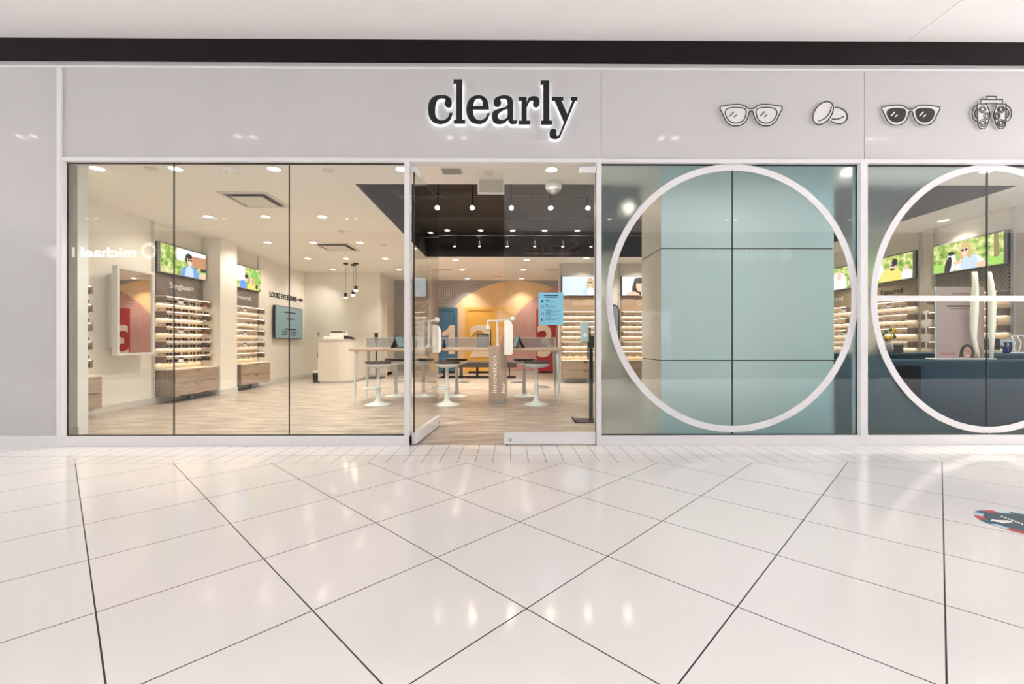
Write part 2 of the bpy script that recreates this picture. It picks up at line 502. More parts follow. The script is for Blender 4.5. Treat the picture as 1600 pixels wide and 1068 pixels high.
# ================================================================== THE SETTING
D = 4.247                        # front face of the shopfront frames
G = 4.30                         # glass plane
ZC = 2.95                        # shop ceiling
XL, XR = -5.75, 7.32             # shop side walls
fx = lambda px, Y=D: at(px, 534, Y).x
ZR, ZG, ZH = 0.092, 2.735, 2.772 # bottom rail top, glass top, header top
ZT0, ZT1, ZB, ZK = 3.636, 3.655, 3.70, 3.905

M['far_front'] = painted('taupe far shopfronts', (0.03, 0.028, 0.027), 0.6, 0.05); M['far_upper'] = painted('grey far bulkhead', (0.06, 0.058, 0.056), 0.7, 0.02)
# floors
struct(MB().box(-22, 22, -3.3, D + 0.035, -0.1, 0, 'mall_floor'), 'floor')
M['lower_floor'] = painted('lower level floor', (0.35, 0.33, 0.32), 0.4, 0.05)
struct(MB().box(-22, 22, -8, -3.0, -4.2, -4.0, 'lower_floor').box(-22, 22, -3.3, -3.2, -4.0, -0.1, 'far_front'), 'floor_lower')
struct(MB().box(-7.4, XR + 0.1, D + 0.035, 14.2, -0.1, 0, 'shop_floor'), 'floor_shop')
# mall ceiling, seamed; daylight comes down the open well behind the camera and from the open ends of the mall
mc = MB()
seam = at(1415, 65, D).x
mc.box(-22, seam - 0.004, -3, D + 0.3, ZK, ZK + 0.15, 'mall_ceiling').box(seam + 0.004, 22, -3, D + 0.3, ZK, ZK + 0.15, 'mall_ceiling')
mc.box(seam - 0.004, seam + 0.004, -3, D + 0.3, ZK + 0.008, ZK + 0.12, 'grey')
struct(mc, 'ceiling')
struct(MB().box(-22, 22, D - 0.01, D + 0.25, ZB, ZK, 'black_band'), 'trim_1')
# facade panels with a bright trim line on top
xp = [-22, fx(88), fx(95), fx(940), fx(1353), 22]
def facade(x0, x1, z0, z1): struct(MB().box(x0 + 0.002, x1 - 0.002, D + 0.02, D + 0.12, z0, z1, 'facade'), 'wall_front')
facade(xp[0], xp[1], 0.10, ZT0); facade(xp[2], xp[3], ZH, ZT0); facade(xp[3], xp[4], ZH, ZT0); facade(xp[4], xp[5], ZH, ZT0)
struct(MB().box(-22, 22, D + 0.01, D + 0.12, ZT0, ZT1, 'frame').box(-22, 22, D + 0.025, D + 0.12, ZT1, ZB, 'facade'), 'trim_2')
struct(MB().box(-22, xp[1] - 0.002, D + 0.012, D + 0.12, 0, 0.10, 'frame'), 'baseboard_front')
struct(MB().box(xp[1], xp[2], D, D + 0.05, 0, ZT0, 'frame'), 'trim_3', bevel=0.003)

# window frames: name, x0, x1, joint positions
def framed(name, x0, x1, post_l, post_r, joints):
    """a glazed bay: rails, posts, black seal, butt-jointed panes"""
    f = MB()
    f.box(x0, x1, D, D + 0.11, 0, ZR, 'frame').box(x0, x1, D, D + 0.11, ZG, ZH, 'frame')
    if post_l: f.box(x0, x0 + post_l, D - 0.002, D + (0.06 if post_l == 0.012 else 0.112), 0, ZH, 'frame')
    if post_r: f.box(x1 - post_r, x1, D - 0.002, D + 0.112, 0, ZH, 'frame')
    w = tag(bpy.data.objects.new(name, None), kind='structure'); COL.objects.link(w)
    f.build('window_frame', w, 0.003)
    a, b = x0 + post_l, x1 - post_r
    s = MB()
    s.box(a, b, G - 0.012, G + 0.012, ZR, ZR + 0.008, 'seal').box(a, b, G - 0.012, G + 0.012, ZG - 0.008, ZG, 'seal')
    s.box(a, a + 0.006, G - 0.006, G + 0.006, ZR, ZG, 'seal').box(b - 0.006, b, G - 0.006, G + 0.006, ZR, ZG, 'seal')
    for j in joints: s.box(j - 0.004, j + 0.004, G - 0.006, G + 0.006, ZR, ZG, 'seal')
    s.build('glazing_seal', w)
    e = [a] + joints + [b]
    for i in range(len(e) - 1):
        MB().box(e[i] + 0.005, e[i+1] - 0.005, G - 0.005, G + 0.005, ZR + 0.004, ZG - 0.004, 'glass').build('pane', w)
    return w, a, b
J = lambda px: at(px, 534, G).x
w1, a1, b1 = framed('window_1', fx(95), fx(639.5), 0.012, fx(639.5) - fx(631.5), [J(272), J(452)])
w2, a2, b2 = framed('window_2', fx(932), fx(1354), fx(940) - fx(932), fx(1354) - fx(1345), [J(1144)])
w3, a3, b3 = framed('window_3', fx(1354), fx(1742), 0.012, 0.05, [J(1542)])
# the wide door bay's header
struct(MB().box(fx(639.5), fx(932), D, D + 0.11, ZG, ZH, 'frame'), 'trim_4', bevel=0.003)

def graphic(w, a, b, cpx, l, r, top, bot, bar=None):
    """frosted film round a clear ellipse and the white ring on the glass"""
    c, t_, bo = at(cpx, 466, G), at(cpx, top, G).z, at(cpx, bot, G).z
    cx, cz, rx, rz = (J(l) + J(r)) / 2, (t_ + bo) / 2, (J(r) - J(l)) / 2, (t_ - bo) / 2
    th = 0.062
    rect = [(a, ZR + 0.004), (b, ZR + 0.004), (b, ZG - 0.004), (a, ZG - 0.004)]
    def clip(lp): return [(min(x, b - 0.001), z) for x, z in lp]
    film = curve_mesh([rect, ell(cx, cz, rx - th/2, rz - th/2, 96)], 0.0005)
    MB().mesh(film, 'frost', Matrix.Translation((0, G + 0.0068, 0)) @ FRONT).build('frosted_film', w)
    ring = MB()
    o, i = ell(cx, cz, rx, rz, 96), ell(cx, cz, rx - th, rz - th, 96)
    y0, y1 = G - 0.0135, G - 0.0055
    v = [(x, y0, z) for x, z in o] + [(x, y0, z) for x, z in i] + [(x, y1, z) for x, z in o] + [(x, y1, z) for x, z in i]
    n = 96; f = []
    for k in range(n):
        q = (k + 1) % n
        f += [(k, q, n + q, n + k), (2*n + k, 3*n + k, 3*n + q, 2*n + q), (k, 2*n + k, 2*n + q, q), (n + k, n + q, 3*n + q, 3*n + k)]
    ring.add(v, f, 'frame')
    ring.build('white_ring', w)
    if bar:
        z0, z1 = at(cpx, bar[1], G).z, at(cpx, bar[0], G).z
        k = math.sqrt(max(0, 1 - ((z0 + z1)/2 - cz)**2 / rz**2)) * rx - th - 0.0005
        MB().box(cx - k, cx + k, y0 + 0.001, y1, z0, z1, 'frame').build('white_bar', w)
graphic(w2, a2, b2, 1143, 946.5, 1339.5, 257, 674.5)
graphic(w3, a3, b3, 1544, 1359, 1729, 257.5, 676, (462, 470.5))

# shopfront doors
def leaf(name, w, hinge_left, loc, rz, lock):
    d = tag(bpy.data.objects.new(name, None), kind='structure'); COL.objects.link(d)
    d.location = loc; d.rotation_euler = (0, 0, rz)
    sx = 1 if hinge_left else -1
    MB().box(0, sx*w, -0.006, 0.006, 0.06, 2.69, 'glass').build('door_pane', d)
    MB().box(0, sx*w, -0.022, 0.022, 0.012, 0.125, 'frame').build('bottom_rail', d, 0.004)
    MB().box(0, sx*0.155, -0.02, 0.02, 2.64, 2.70, 'frame').build('patch_fitting', d, 0.004)
    MB().box(sx*0.001, sx*0.004, -0.0065, 0.0065, 0.125, 2.64, 'seal').build('edge_seal', d)
    k = MB().cyl((sx*(w - 0.06), -0.022, 0.055), (sx*(w - 0.06), -0.03, 0.055), 0.017, 'chrome')
    k.box(sx*(w-0.064), sx*(w-0.056), -0.032, -0.029, 0.04, 0.07, 'chrome')
    k.build('lock_cylinder', d)
    MB().cyl((sx*(w - 0.03), 0.0, 0.0), (sx*(w - 0.03), 0.0, 0.014), 0.012, 'black').build('floor_bolt', d)
    return d
dx0, dx1 = fx(646), fx(931.5)
leaf('door_1', 0.99, True, (dx0, G - 0.03, 0), R(85.5), True)
leaf('door_2', dx1 - fx(787.5) + 0.0, False, (dx1, D + 0.03, 0), 0, True)

# shop shell
def wall(name, x0, x1, y0, y1, m='shop_wall', z1=ZC + 0.6, z0=0.0): return struct(MB().box(x0, x1, y0, y1, z0, z1, m), name)
YR = 12.42
PIL0, PIL1, PILX = 8.29, 8.80, -5.41
wall('wall_left', XL - 0.12, XL, 4.84, YR + 0.1)
struct(MB().box(XL - 0.02, PILX, PIL0, PIL1, 0, ZC, 'shop_wall'), 'pillar')
wall('wall_rear', XL - 0.1, at(594, 534, YR).x, YR, YR + 0.1)
xs = at(594, 534, YR).x
wall('wall_side', xs - 0.1, xs, YR + 0.1, YB + 0.1)
struct(MB().box(xs - 0.1, 2.2, YB, YB + 0.1, 0, ZC + 0.1, 'pattern'), 'wall_back')
wall('wall_right', XR, XR + 0.12, G + 0.1, 14.2)
YP = 10.95
xpart = at(873, 534, YP).x
wall('wall_partition', xpart, XR, YP, YP + 0.12)
wall('wall_passage', 2.1, 2.2, YP + 0.12, YB + 0.1)
wall('wall_return', -7.4, at(121, 534, 4.72).x, 4.72, 4.84, 'return_wall')
wall('wall_lobby', -7.4, -7.3, G + 0.07, 4.72, 'return_wall')
# skirting
bs = lambda name, *a: struct(MB().box(*a, 'base'), name)
bs('baseboard_left', XL, XL + 0.012, 4.84, PIL0, 0, 0.10); bs('baseboard_left', XL, XL + 0.012, PIL1, YR, 0, 0.10)
bs('baseboard_pillar', XL, PILX + 0.012, PIL0 - 0.012, PIL1 + 0.012, 0, 0.10)
bs('baseboard_rear', XL, xs + 0.012, YR - 0.012, YR, 0, 0.10)
bs('baseboard_side', xs, xs + 0.012, YR, YB, 0, 0.10)
bs('baseboard_right', XR - 0.012, XR, G + 0.1, YP, 0, 0.10)
bs('baseboard_partition', xpart - 0.012, XR, YP - 0.012, YP, 0, 0.10)
bs('baseboard_return', -7.3, at(122.5, 534, 4.71).x, 4.708, 4.72, 0, 0.10)
bs('baseboard_back', xs, 1.9, YB - 0.012, YB, 0, 0.07)
# shop ceiling round the black recess
RX0, RX1, RY0, RY1, RZ = -1.90, 6.36, 5.45, 10.09, 3.45
c = MB()
x0, x1, y0, y1 = -7.4, XR + 0.1, D + 0.1, 14.2
for q in ((x0, RX0, y0, y1), (RX1, x1, y0, y1), (RX0, RX1, y0, RY0), (RX0, RX1, RY1, y1)):
    c.box(q[0], q[1], q[2], q[3], ZC, ZC + 0.1, 'shop_ceiling')
struct(c, 'ceiling_shop')
r = MB()
e = 0.02
r.box(RX0, RX0 + e, RY0, RY1, ZC - 0.001, RZ, 'recess').box(RX1 - e, RX1, RY0, RY1, ZC - 0.001, RZ, 'recess')
r.box(RX0, RX1, RY0, RY0 + e, ZC - 0.001, RZ, 'recess').box(RX0, RX1, RY1 - e, RY1, ZC - 0.001, RZ, 'recess')
r.box(RX0, RX1, RY0, RY1, RZ, RZ + 0.05, 'recess')
struct(r, 'ceiling_recess')
struct(MB().box(-7.4, XR + 0.1, D + 0.1, 14.2, 3.6, 3.7, 'shop_ceiling'), 'ceiling_slab')

# the aqua clad column close behind the second window
CY, CX0, CX1, CYB = 4.60, at(1033, 534, 4.60).x, at(1303, 534, 4.60).x, 5.27
col = tag(bpy.data.objects.new('column', None), kind='structure'); COL.objects.link(col)
zj1, zj2 = at(1100, 563, CY).z, at(1100, 388, CY).z
MB().box(CX0 + 0.012, CX1 - 0.012, CY + 0.012, CYB, 0, ZC, 'dark_trim').build('core', col)
for z0, z1 in ((0.0, zj2 and zj1 - 0.006), (zj1 + 0.006, zj2 - 0.006), (zj2 + 0.006, ZC)):
    MB().box(CX0, CX1, CY, CY + 0.014, z0, z1, 'teal').build('glass_cladding', col)
    MB().box(CX0, CX0 + 0.014, CY + 0.014, CYB, z0, z1, 'column_side').box(CX1 - 0.014, CX1, CY + 0.014, CYB, z0, z1, 'column_side').build('side_cladding', col)

# opposite side of the mall, seen in the glass only
YO = -8.0
struct(MB().box(-22, 22, YO - 0.2, YO, -4.2, 5.1, 'far_front').box(-22, 22, YO - 0.2, YO, 5.1, 8.2, 'far_upper'), 'wall_opposite')

# numbered doors in the rear wall
def door_no(name, l, r, top, m, no, nl, nr, nt, nb):
    d = tag(bpy.data.objects.new(name, None), kind='structure'); COL.objects.link(d)
    x0, x1, zt = at(l, 534, YB).x, at(r, 534, YB).x, at(l, top, YB).z
    f = MB()
    f.box(x0, x0 + 0.1, YB - 0.03, YB, 0, zt, m).box(x1 - 0.1, x1, YB - 0.03, YB, 0, zt, m).box(x0 + 0.1, x1 - 0.1, YB - 0.03, YB, zt - 0.1, zt, m)
    f.build('door_frame', d, 0.004)
    MB().box(x0 + 0.1, x1 - 0.1, YB - 0.012, YB, 0.01, zt - 0.1, m).build('door_panel', d)
    hx = x1 - 0.17
    MB().box(hx, hx + 0.03, YB - 0.06, YB - 0.012, 0.93, 0.955, 'black').box(hx - 0.09, hx + 0.03, YB - 0.07, YB - 0.05, 0.93, 0.955, 'black').build('door_handle', d)
    a, b = at(nl, nt, YB), at(nr, nb, YB)
    if no == '1':
        ww, hh = b.x - a.x, a.z - b.z
        me = curve_mesh([[(ww*.5, 0), (ww*.5, hh), (ww*.1, hh), (-ww*.12, hh*.85), (-ww*.5, hh*.76), (-ww*.5, hh*.62), (0, hh*.66), (0, 0)]], 0.004)
    else: me = text_mesh(no, a.z - b.z, b.x - a.x, 0.004, 0.02)
    MB().mesh(me, 'letter_cream', Matrix.Translation(((a.x + b.x)/2, YB - 0.036, b.z)) @ FRONT).build('number', d)
door_no('door_3', 685, 715, 480, 'blue_door', '1', 691, 711, 508, 553)
door_no('door_4', 727, 774, 480, 'yellow_door', '2', 734, 771, 508, 556)
door_no('door_5', 838, 868, 482, 'red_door', '3', 839, 862, 508, 556)
# yellow rays printed beside the yellow door
w = MB()
for p in ([(775, 480), (802, 480), (802, 482.5), (775, 482.5)], [(776, 482.5), (781, 482.5), (802, 491), (802, 494)], [(779, 505), (788, 502), (788, 511), (779, 511)], [(779, 521), (788, 517), (788, 521), (779, 525)]):
    w.prism([(at(x, y, YB).x, at(x, y, YB).z) for x, y in p][::-1], YB - 0.003, YB + 0.001, 'yellow_door')
struct(w, 'trim_5')
# ================================================================== SIGNS ON THE FACADE
FY = D + 0.02                    # face of the facade panels
def zoomed(ox, oy, k): return lambda p: at(ox + p[0] / k, oy + p[1] / k, FY)
# --- the halo-lit name
letters = {
 'c': [[(363,378,1),(345,425),(305,454),(255,463),(200,447),(170,405),(162,345),(172,285),(208,243),(268,231),(320,237),(350,262),(357,292),(350,318),(330,327),(306,318),(298,297),(305,274),(302,258),(285,250),(262,252),(232,275),(219,345),(228,410),(262,437),(300,433),(326,412),(343,374,1)]],
 'l': [[(372,101,1),(443,101,1),(443,434,1),(467,434,1),(467,460,1),(375,460,1),(375,434,1),(394,434,1),(394,127,1),(384,127,1),(382,133,1),(372,133,1)]],
 'e': [[(670,380,1),(650,428),(615,456),(575,463),(520,448),(486,405),(477,345),(490,285),(525,245),(575,232),(622,243),(653,280),(664,343,1),(530,343,1),(538,395),(562,430),(602,435),(635,415),(654,378,1)],
       [(531,322,1),(612,322,1),(607,275),(590,253),(570,252),(546,268)]],
 'a': [[(893,436,1),(893,458,1),(870,463),(840,460),(818,432),(790,455),(745,464),(702,450),(688,410),(698,366),(745,343),(798,330),(815,312),(815,290),(805,260),(782,251),(762,256),(757,268),(763,288),(757,312),(733,322),(708,314),(703,290),(718,252),(785,232),(842,246),(862,292),(862,410),(868,437),(880,438)],
       [(815,336,1),(770,355),(738,385),(740,420),(766,436),(800,425),(815,398)]],
 'r': [[(907,246,1),(974,246,1),(974,288,1),(992,252),(1030,239),(1068,250),(1080,285),(1074,314),(1052,325),(1030,316),(1026,296),(1031,279),(1020,270),(1000,278),(980,318),(974,350),(974,440,1),(1003,440,1),(1003,466,1),(910,466,1),(910,440,1),(931,440,1),(931,271,1),(907,271,1)]],
 'L': [[(1088,110,1),(1160,110,1),(1160,440,1),(1182,440,1),(1182,467,1),(1092,467,1),(1092,440,1),(1111,440,1),(1111,136,1),(1100,136,1),(1098,142,1),(1088,142,1)]],
 'y': [[(1182,246,1),(1275,246,1),(1275,270,1),(1258,270,1),(1308,386,1),(1353,270,1),(1338,270,1),(1338,246,1),(1392,246,1),(1392,270,1),(1376,270,1),(1262,545),(1243,578),(1205,588),(1168,574),(1162,540),(1172,515),(1195,508),(1217,520),(1216,548),(1226,566),(1242,552),(1282,452,1),(1204,270,1),(1182,270,1)]],
}
zp = zoomed(640, 110, 5.333)
cen = at(785, 178, FY)
sg = thing('shop_name_sign', 'large charcoal serif lettering with white halo glow above the entrance', 'sign', (cen.x, FY, cen.z))
for ch, loops in letters.items():
    lp = []
    for l in loops:
        sl = smooth_loop(l, 6)
        lp.append([(zp(p).x - cen.x, zp(p).z - cen.z) for p in sl])
    face = curve_mesh(lp, 0.012)
    MB().mesh(face, 'sign_black', Matrix.Translation((0, -0.042, 0)) @ FRONT).build('letter', sg)
    back = curve_mesh(lp, 0.004)
    o = MB().mesh(back, 'halo', Matrix.Translation((0, -0.026, 0)) @ FRONT).build('halo_light', sg)
for p in ((200, 345), (420, 300), (500, 345), (838, 350), (950, 350), (1135, 300), (1250, 330)):
    q = zp(p); MB().box(q.x - cen.x - 0.004, q.x - cen.x + 0.004, -0.032, 0.001, q.z - cen.z - 0.004, q.z - cen.z + 0.004, 'black').build('standoff_pin', sg)

# --- line icons
def icon(label, cat_name, cpx, cpy, ox, oy, k, plates, fills, strokes, r=0.0056):
    zf = zoomed(ox, oy, k); c = at(cpx, cpy, FY)
    t = thing(cat_name, label, 'sign', (c.x, FY, c.z), group=None)
    loc = lambda p: (zf(p).x - c.x, zf(p).z - c.z)
    pl = MB()
    for i, lp in enumerate(plates):
        pl.mesh(curve_mesh([[loc(p) for p in l] for l in lp], 0.010 - 0.0012*i), 'icon_white', Matrix.Translation((0, -0.0101 + 0.0012*i, 0)) @ FRONT)
    pl.build('plate', t)
    if fills:
        fl = MB()
        for l in fills: fl.mesh(curve_mesh([[loc(p) for p in l]], 0.0008), 'ink', Matrix.Translation((0, -0.0212, 0)) @ FRONT)
        fl.build('tinted_lens', t)
    st = MB()
    for pts, closed, m in strokes:
        q = [(loc(p)[0], -0.0225 if m == 'letter_white' else -0.0205, loc(p)[1]) for p in pts]
        st.tube(q, r, m, 6, closed, 0.6, up=(0, -1, 0))
    st.build('outline', t)
    return t
half = [(449,155),(482,152),(522,125),(560,112),(612,107),(700,115),(798,131,1),(801,163,1),(786,185),(760,240),(728,300),(680,340),(620,350),(560,340),(510,300),(482,240),(470,190),(460,183),(449,183)]
mir = lambda pts, c=449: [(2*c - p[0], *p[1:]) for p in pts]
gl_out = half[:-1] + mir(half[1:])[::-1]
lens_r = [(505,205),(512,165),(545,148),(620,142),(700,150),(737,180),(738,222),(715,270),(680,305),(630,320),(580,313),(530,280)]
lens_l = mir(lens_r)
sl_pts = [((207,240),(255,192)), ((256,250),(284,227)), ((552,240),(602,190)), ((599,250),(627,226))]
go, lr, ll = smooth_loop(gl_out), smooth_loop(lens_r), smooth_loop(lens_l)
icon('white outline icon of clear spectacles, furthest along toward the shop name', 'spectacles_icon', 1171, 181, 1110, 150, 7.273,
     [[go]], [], [(go, True, 'ink'), (lr, True, 'ink'), (ll, True, 'ink')] + [(list(s), False, 'ink') for s in sl_pts])
kk = 7.273 / 0.935; ox, oy = 1420 - 449 / kk, 181.5 - 229 / kk
icon('white outline icon of sunglasses with solid black lenses on the facade', 'sunglasses_icon', 1420, 181, ox, oy, kk,
     [[go]], [lr, ll], [(go, True, 'ink')] + [(list(s), False, 'letter_white') for s in sl_pts])
e1 = ell(1264, 205, 146, 93, 48, R(-53)); e2 = ell(1428, 235, 112, 90, 48, R(18))
arc1 = smooth_loop([(1357,132,1),(1345,185),(1315,235),(1270,275),(1198,300,1)])[:24]
arc2 = [(1365,272),(1410,275),(1455,267),(1503,240)]
vis2 = [p for p in ell(1428, 235, 112, 90, 64, R(18), R(-118), R(118), False)]
icon('white outline icon of two overlapping contact lenses on the facade', 'contact_lens_icon', 1294, 178, 1110, 150, 7.273,
     [[e1], [e2]], [], [(e1, True, 'ink'), (vis2, False, 'ink'), (arc1, False, 'ink'), (arc2, False, 'ink')])
body = [(280,405,1),(450,405,1),(505,560),(515,630),(492,700),(465,790),(410,855),(350,858),(300,815),(292,750)]
bl = smooth_loop(body); br = mir(bl, 548)
top = [(452,263),(630,263),(630,322),(747,322),(747,402),(650,402),(632,388),(450,388),(440,402),(345,402),(345,322),(452,322)]
al = ell(292, 580, 108, 150, 20, 0, R(90), R(270), False); ali = ell(292, 580, 62, 85, 20, 0, R(90), R(270), False)
sideL = al + ali[::-1]
strokes = [(bl, True, 'ink'), (br, True, 'ink'), (top, True, 'ink'), ([(345,322),(747,322)], False, 'ink'), (al, False, 'ink'), (ali, False, 'ink'), (mir(al, 548), False, 'ink'), (mir(ali, 548), False, 'ink')]
for cxy, r1, r2 in (((375,505),62,34), ((456,630),60,32), ((378,757),64,34)):
    for c_ in (cxy, (1096 - cxy[0], cxy[1])):
        strokes += [(ell(c_[0], c_[1], r1, r1, 24), True, 'ink'), (ell(c_[0], c_[1], r2, r2, 20), True, 'ink')]
icon('white outline icon of an eye test instrument with round dials on the facade', 'eye_test_icon', 1546, 178, 1500, 130, 11.87,
     [[bl], [br], [top], [sideL], [mir(sideL, 548)]], [], strokes, 0.0048)

# --- signs across the mall (seen mirrored in the glass)
def mirrored(px, py):            # point on the opposite wall whose mirror image in the glass falls on the pixel
    v = at(px, py, 2 * G - YO); return v.x, v.z
BACK = Matrix(((-1, 0, 0), (0, 0, 1), (0, 1, 0))).to_4x4()      # lettering that faces +Y
M['sign_glow'] = emissive('white sign letters', (1, 0.97, 0.94), 8.0)
M['sign_faint'] = emissive('pale sign letters', (0.9, 0.95, 1.0), 0.9)
M['sign_orange'] = emissive('amber sign letters', (1.0, 0.45, 0.25), 0.35)
def mall_sign(label, body, px0, px1, py0, py1, m, icon_px=None, rays=True):
    xa, zb = mirrored(px0, py1); xb, zt = mirrored(px1, py0)
    t = thing('mall_sign', label, 'sign', ((xa + xb)/2, YO, zb))
    me = text_mesh(body, (zt - zb), abs(xb - xa), 0.02, 0.0)
    MB().mesh(me, m, Matrix.Translation((0, 0.05, 0)) @ BACK).build('lettering', t)
    MB().box(-abs(xb-xa)/2, abs(xb-xa)/2, 0.0, 0.03, 0.0, 0.04, 'grey').build('mounting_rail', t)
    if icon_px:
        xi, zi = mirrored(*icon_px[:2]); r = abs(mirrored(icon_px[0] + icon_px[2], 0)[0] - xi)
        ic = MB()
        cx, cz = xi - (xa + xb)/2, zi - zb
        if rays:
            for k in range(24):
                a = 2*math.pi*k/24
                ic.cyl((cx + 0.66*r*math.cos(a), 0.05, cz + 0.72*r*math.sin(a)), (cx + r*math.cos(a), 0.05, cz + 1.08*r*math.sin(a)), r*0.035, m, r1=r*0.055, n=6)
        else:
            ic.cyl((cx, 0.02, cz), (cx, 0.05, cz), r, m, n=32)
        ic.build('emblem', t)
    return t
mall_sign('glowing white jewellery shop name with a sunburst emblem across the mall', 'michael hill', 214, 88, 386, 402, 'sign_glow', (234.5, 392, 11.5))
mall_sign('pale sunglass shop name with a round emblem across the mall', 'sunglass hut', 1213, 1093, 390, 404, 'sign_faint', (1226, 398, 10.5), False)
mall_sign('dim amber shop name lettering across the mall', 'Soie', 905, 818, 376, 398, 'sign_orange')

xa, zb = mirrored(1046, 563); xb, zt = mirrored(1003, 487); w = abs(xb - xa); h = zt - zb
t = thing('mall_poster', 'tall lit poster of a man in sunglasses across the mall', 'poster', ((xa + xb)/2, YO, zb))
MB().box(-w/2 - 0.04, w/2 + 0.04, 0.0005, 0.06, -0.04, h + 0.04, 'grey').build('case', t)
b = MB()
def back_poly(pts, y, c):
    k = 'poster print %.2f' % c[0]
    if k not in M: M[k] = emissive(k, c, 1.0)
    b.add([(-x*w, y, z*h) for x, z in pts], [tuple(range(len(pts)))], k)
back_poly([(-.5, 0), (.5, 0), (.5, 1), (-.5, 1)], 0.0605, (0.93, 0.93, 1.0))
back_poly(ell(0.0, 0.05, 0.46, 0.55, 30), 0.0615, (0.38, 0.36, 0.32)) if False else back_poly([(-.46, 0), (.46, 0), (.46, .42), (.3, .52), (.1, .56), (-.1, .56), (-.3, .52), (-.46, .42)], 0.0615, (0.38, 0.36, 0.32))
back_poly(ell(0.03, 0.74, 0.19, 0.17, 26), 0.0625, (0.55, 0.45, 0.38))
back_poly(ell(0.02, 0.85, 0.2, 0.08, 26), 0.0632, (0.42, 0.36, 0.26))
back_poly([(-.1, .74), (.2, .74), (.2, .78), (-.1, .78)], 0.064, (0.25, 0.24, 0.22))
b.build('print', t)

# ================================================================== BACKLIT PICTURES
def pc(name, c, s=1.0):
    key = 'picture ' + name
    if key not in M: M[key] = emissive(key, c, s * 0.68)
    return key
def green_mat():
    m = principled('picture foliage', (0, 0, 0), 0.5); t = NT(m)
    g = t.obj()
    f = t.noise(g, 9.0, 5); f2 = t.noise(g, 26.0, 3)
    r1 = t.n('ShaderNodeValToRGB'); e = r1.color_ramp.elements
    e[0].position = 0.32; e[0].color = (0.06, 0.16, 0.02, 1); e[1].position = 0.66; e[1].color = (1.0, 1.0, 0.72, 1)
    n1 = r1.color_ramp.elements.new(0.45); n1.color = (0.30, 0.48, 0.08, 1)
    n2 = r1.color_ramp.elements.new(0.55); n2.color = (0.72, 0.72, 0.24, 1)
    t.link(t.m('ADD', t.m('MULTIPLY', f, 0.7), t.m('MULTIPLY', f2, 0.3)), r1.inputs[0])
    t.link(r1.outputs[0], t.b.inputs['Emission Color']); t.b.inputs['Emission Strength'].default_value = 0.68
    return m
M['picture foliage'] = green_mat()
SKIN = pc('skin', (0.95, 0.62, 0.45)); LAWN = pc('lawn', (0.42, 0.72, 0.14), 1.0); HAIRB = pc('black hair', (0.03, 0.025, 0.02)); BLOND = pc('blond hair', (0.75, 0.48, 0.2))
YEL = pc('yellow jumper', (1.0, 0.78, 0.2)); BLUE = pc('blue shirt', (0.18, 0.36, 0.85)); WHT = pc('white', (0.95, 0.97, 1.0), 1.0); PALE = pc('pale blue', (0.80, 0.90, 1.0), 0.95)
BRK = pc('terracotta', (0.62, 0.28, 0.15)); DRK = pc('dark', (0.03, 0.03, 0.03)); SHIRT = pc('light blue shirt', (0.62, 0.76, 0.95)); LEAF = pc('fresh leaf', (0.28, 0.6, 0.1)); TRK = pc('tree trunk', (0.35, 0.25, 0.12))
def pic_layers(mb, w, h, z0, y, layers):
    """flat printed shapes, each a hair in front of the last; coordinates 0..1 over the picture"""
    for i, (kind, m, a) in enumerate(layers):
        yy = y - 0.0008 * (i + 1)
        if kind == 'r': p = [(a[0], a[1]), (a[2], a[1]), (a[2], a[3]), (a[0], a[3])]; q = [(x*w, z0 + z*h) for x, z in p]
        elif kind == 'e': q = [(min(max(x, 0), w), min(max(z, z0), z0 + h)) for x, z in ell(a[0]*w, z0 + a[1]*h, a[2]*w, a[3]*h, 28, R(a[4]) if len(a) > 4 else 0)]
        else: q = [(x*w, z0 + z*h) for x, z in a]
        mb.flat(q, yy, m)
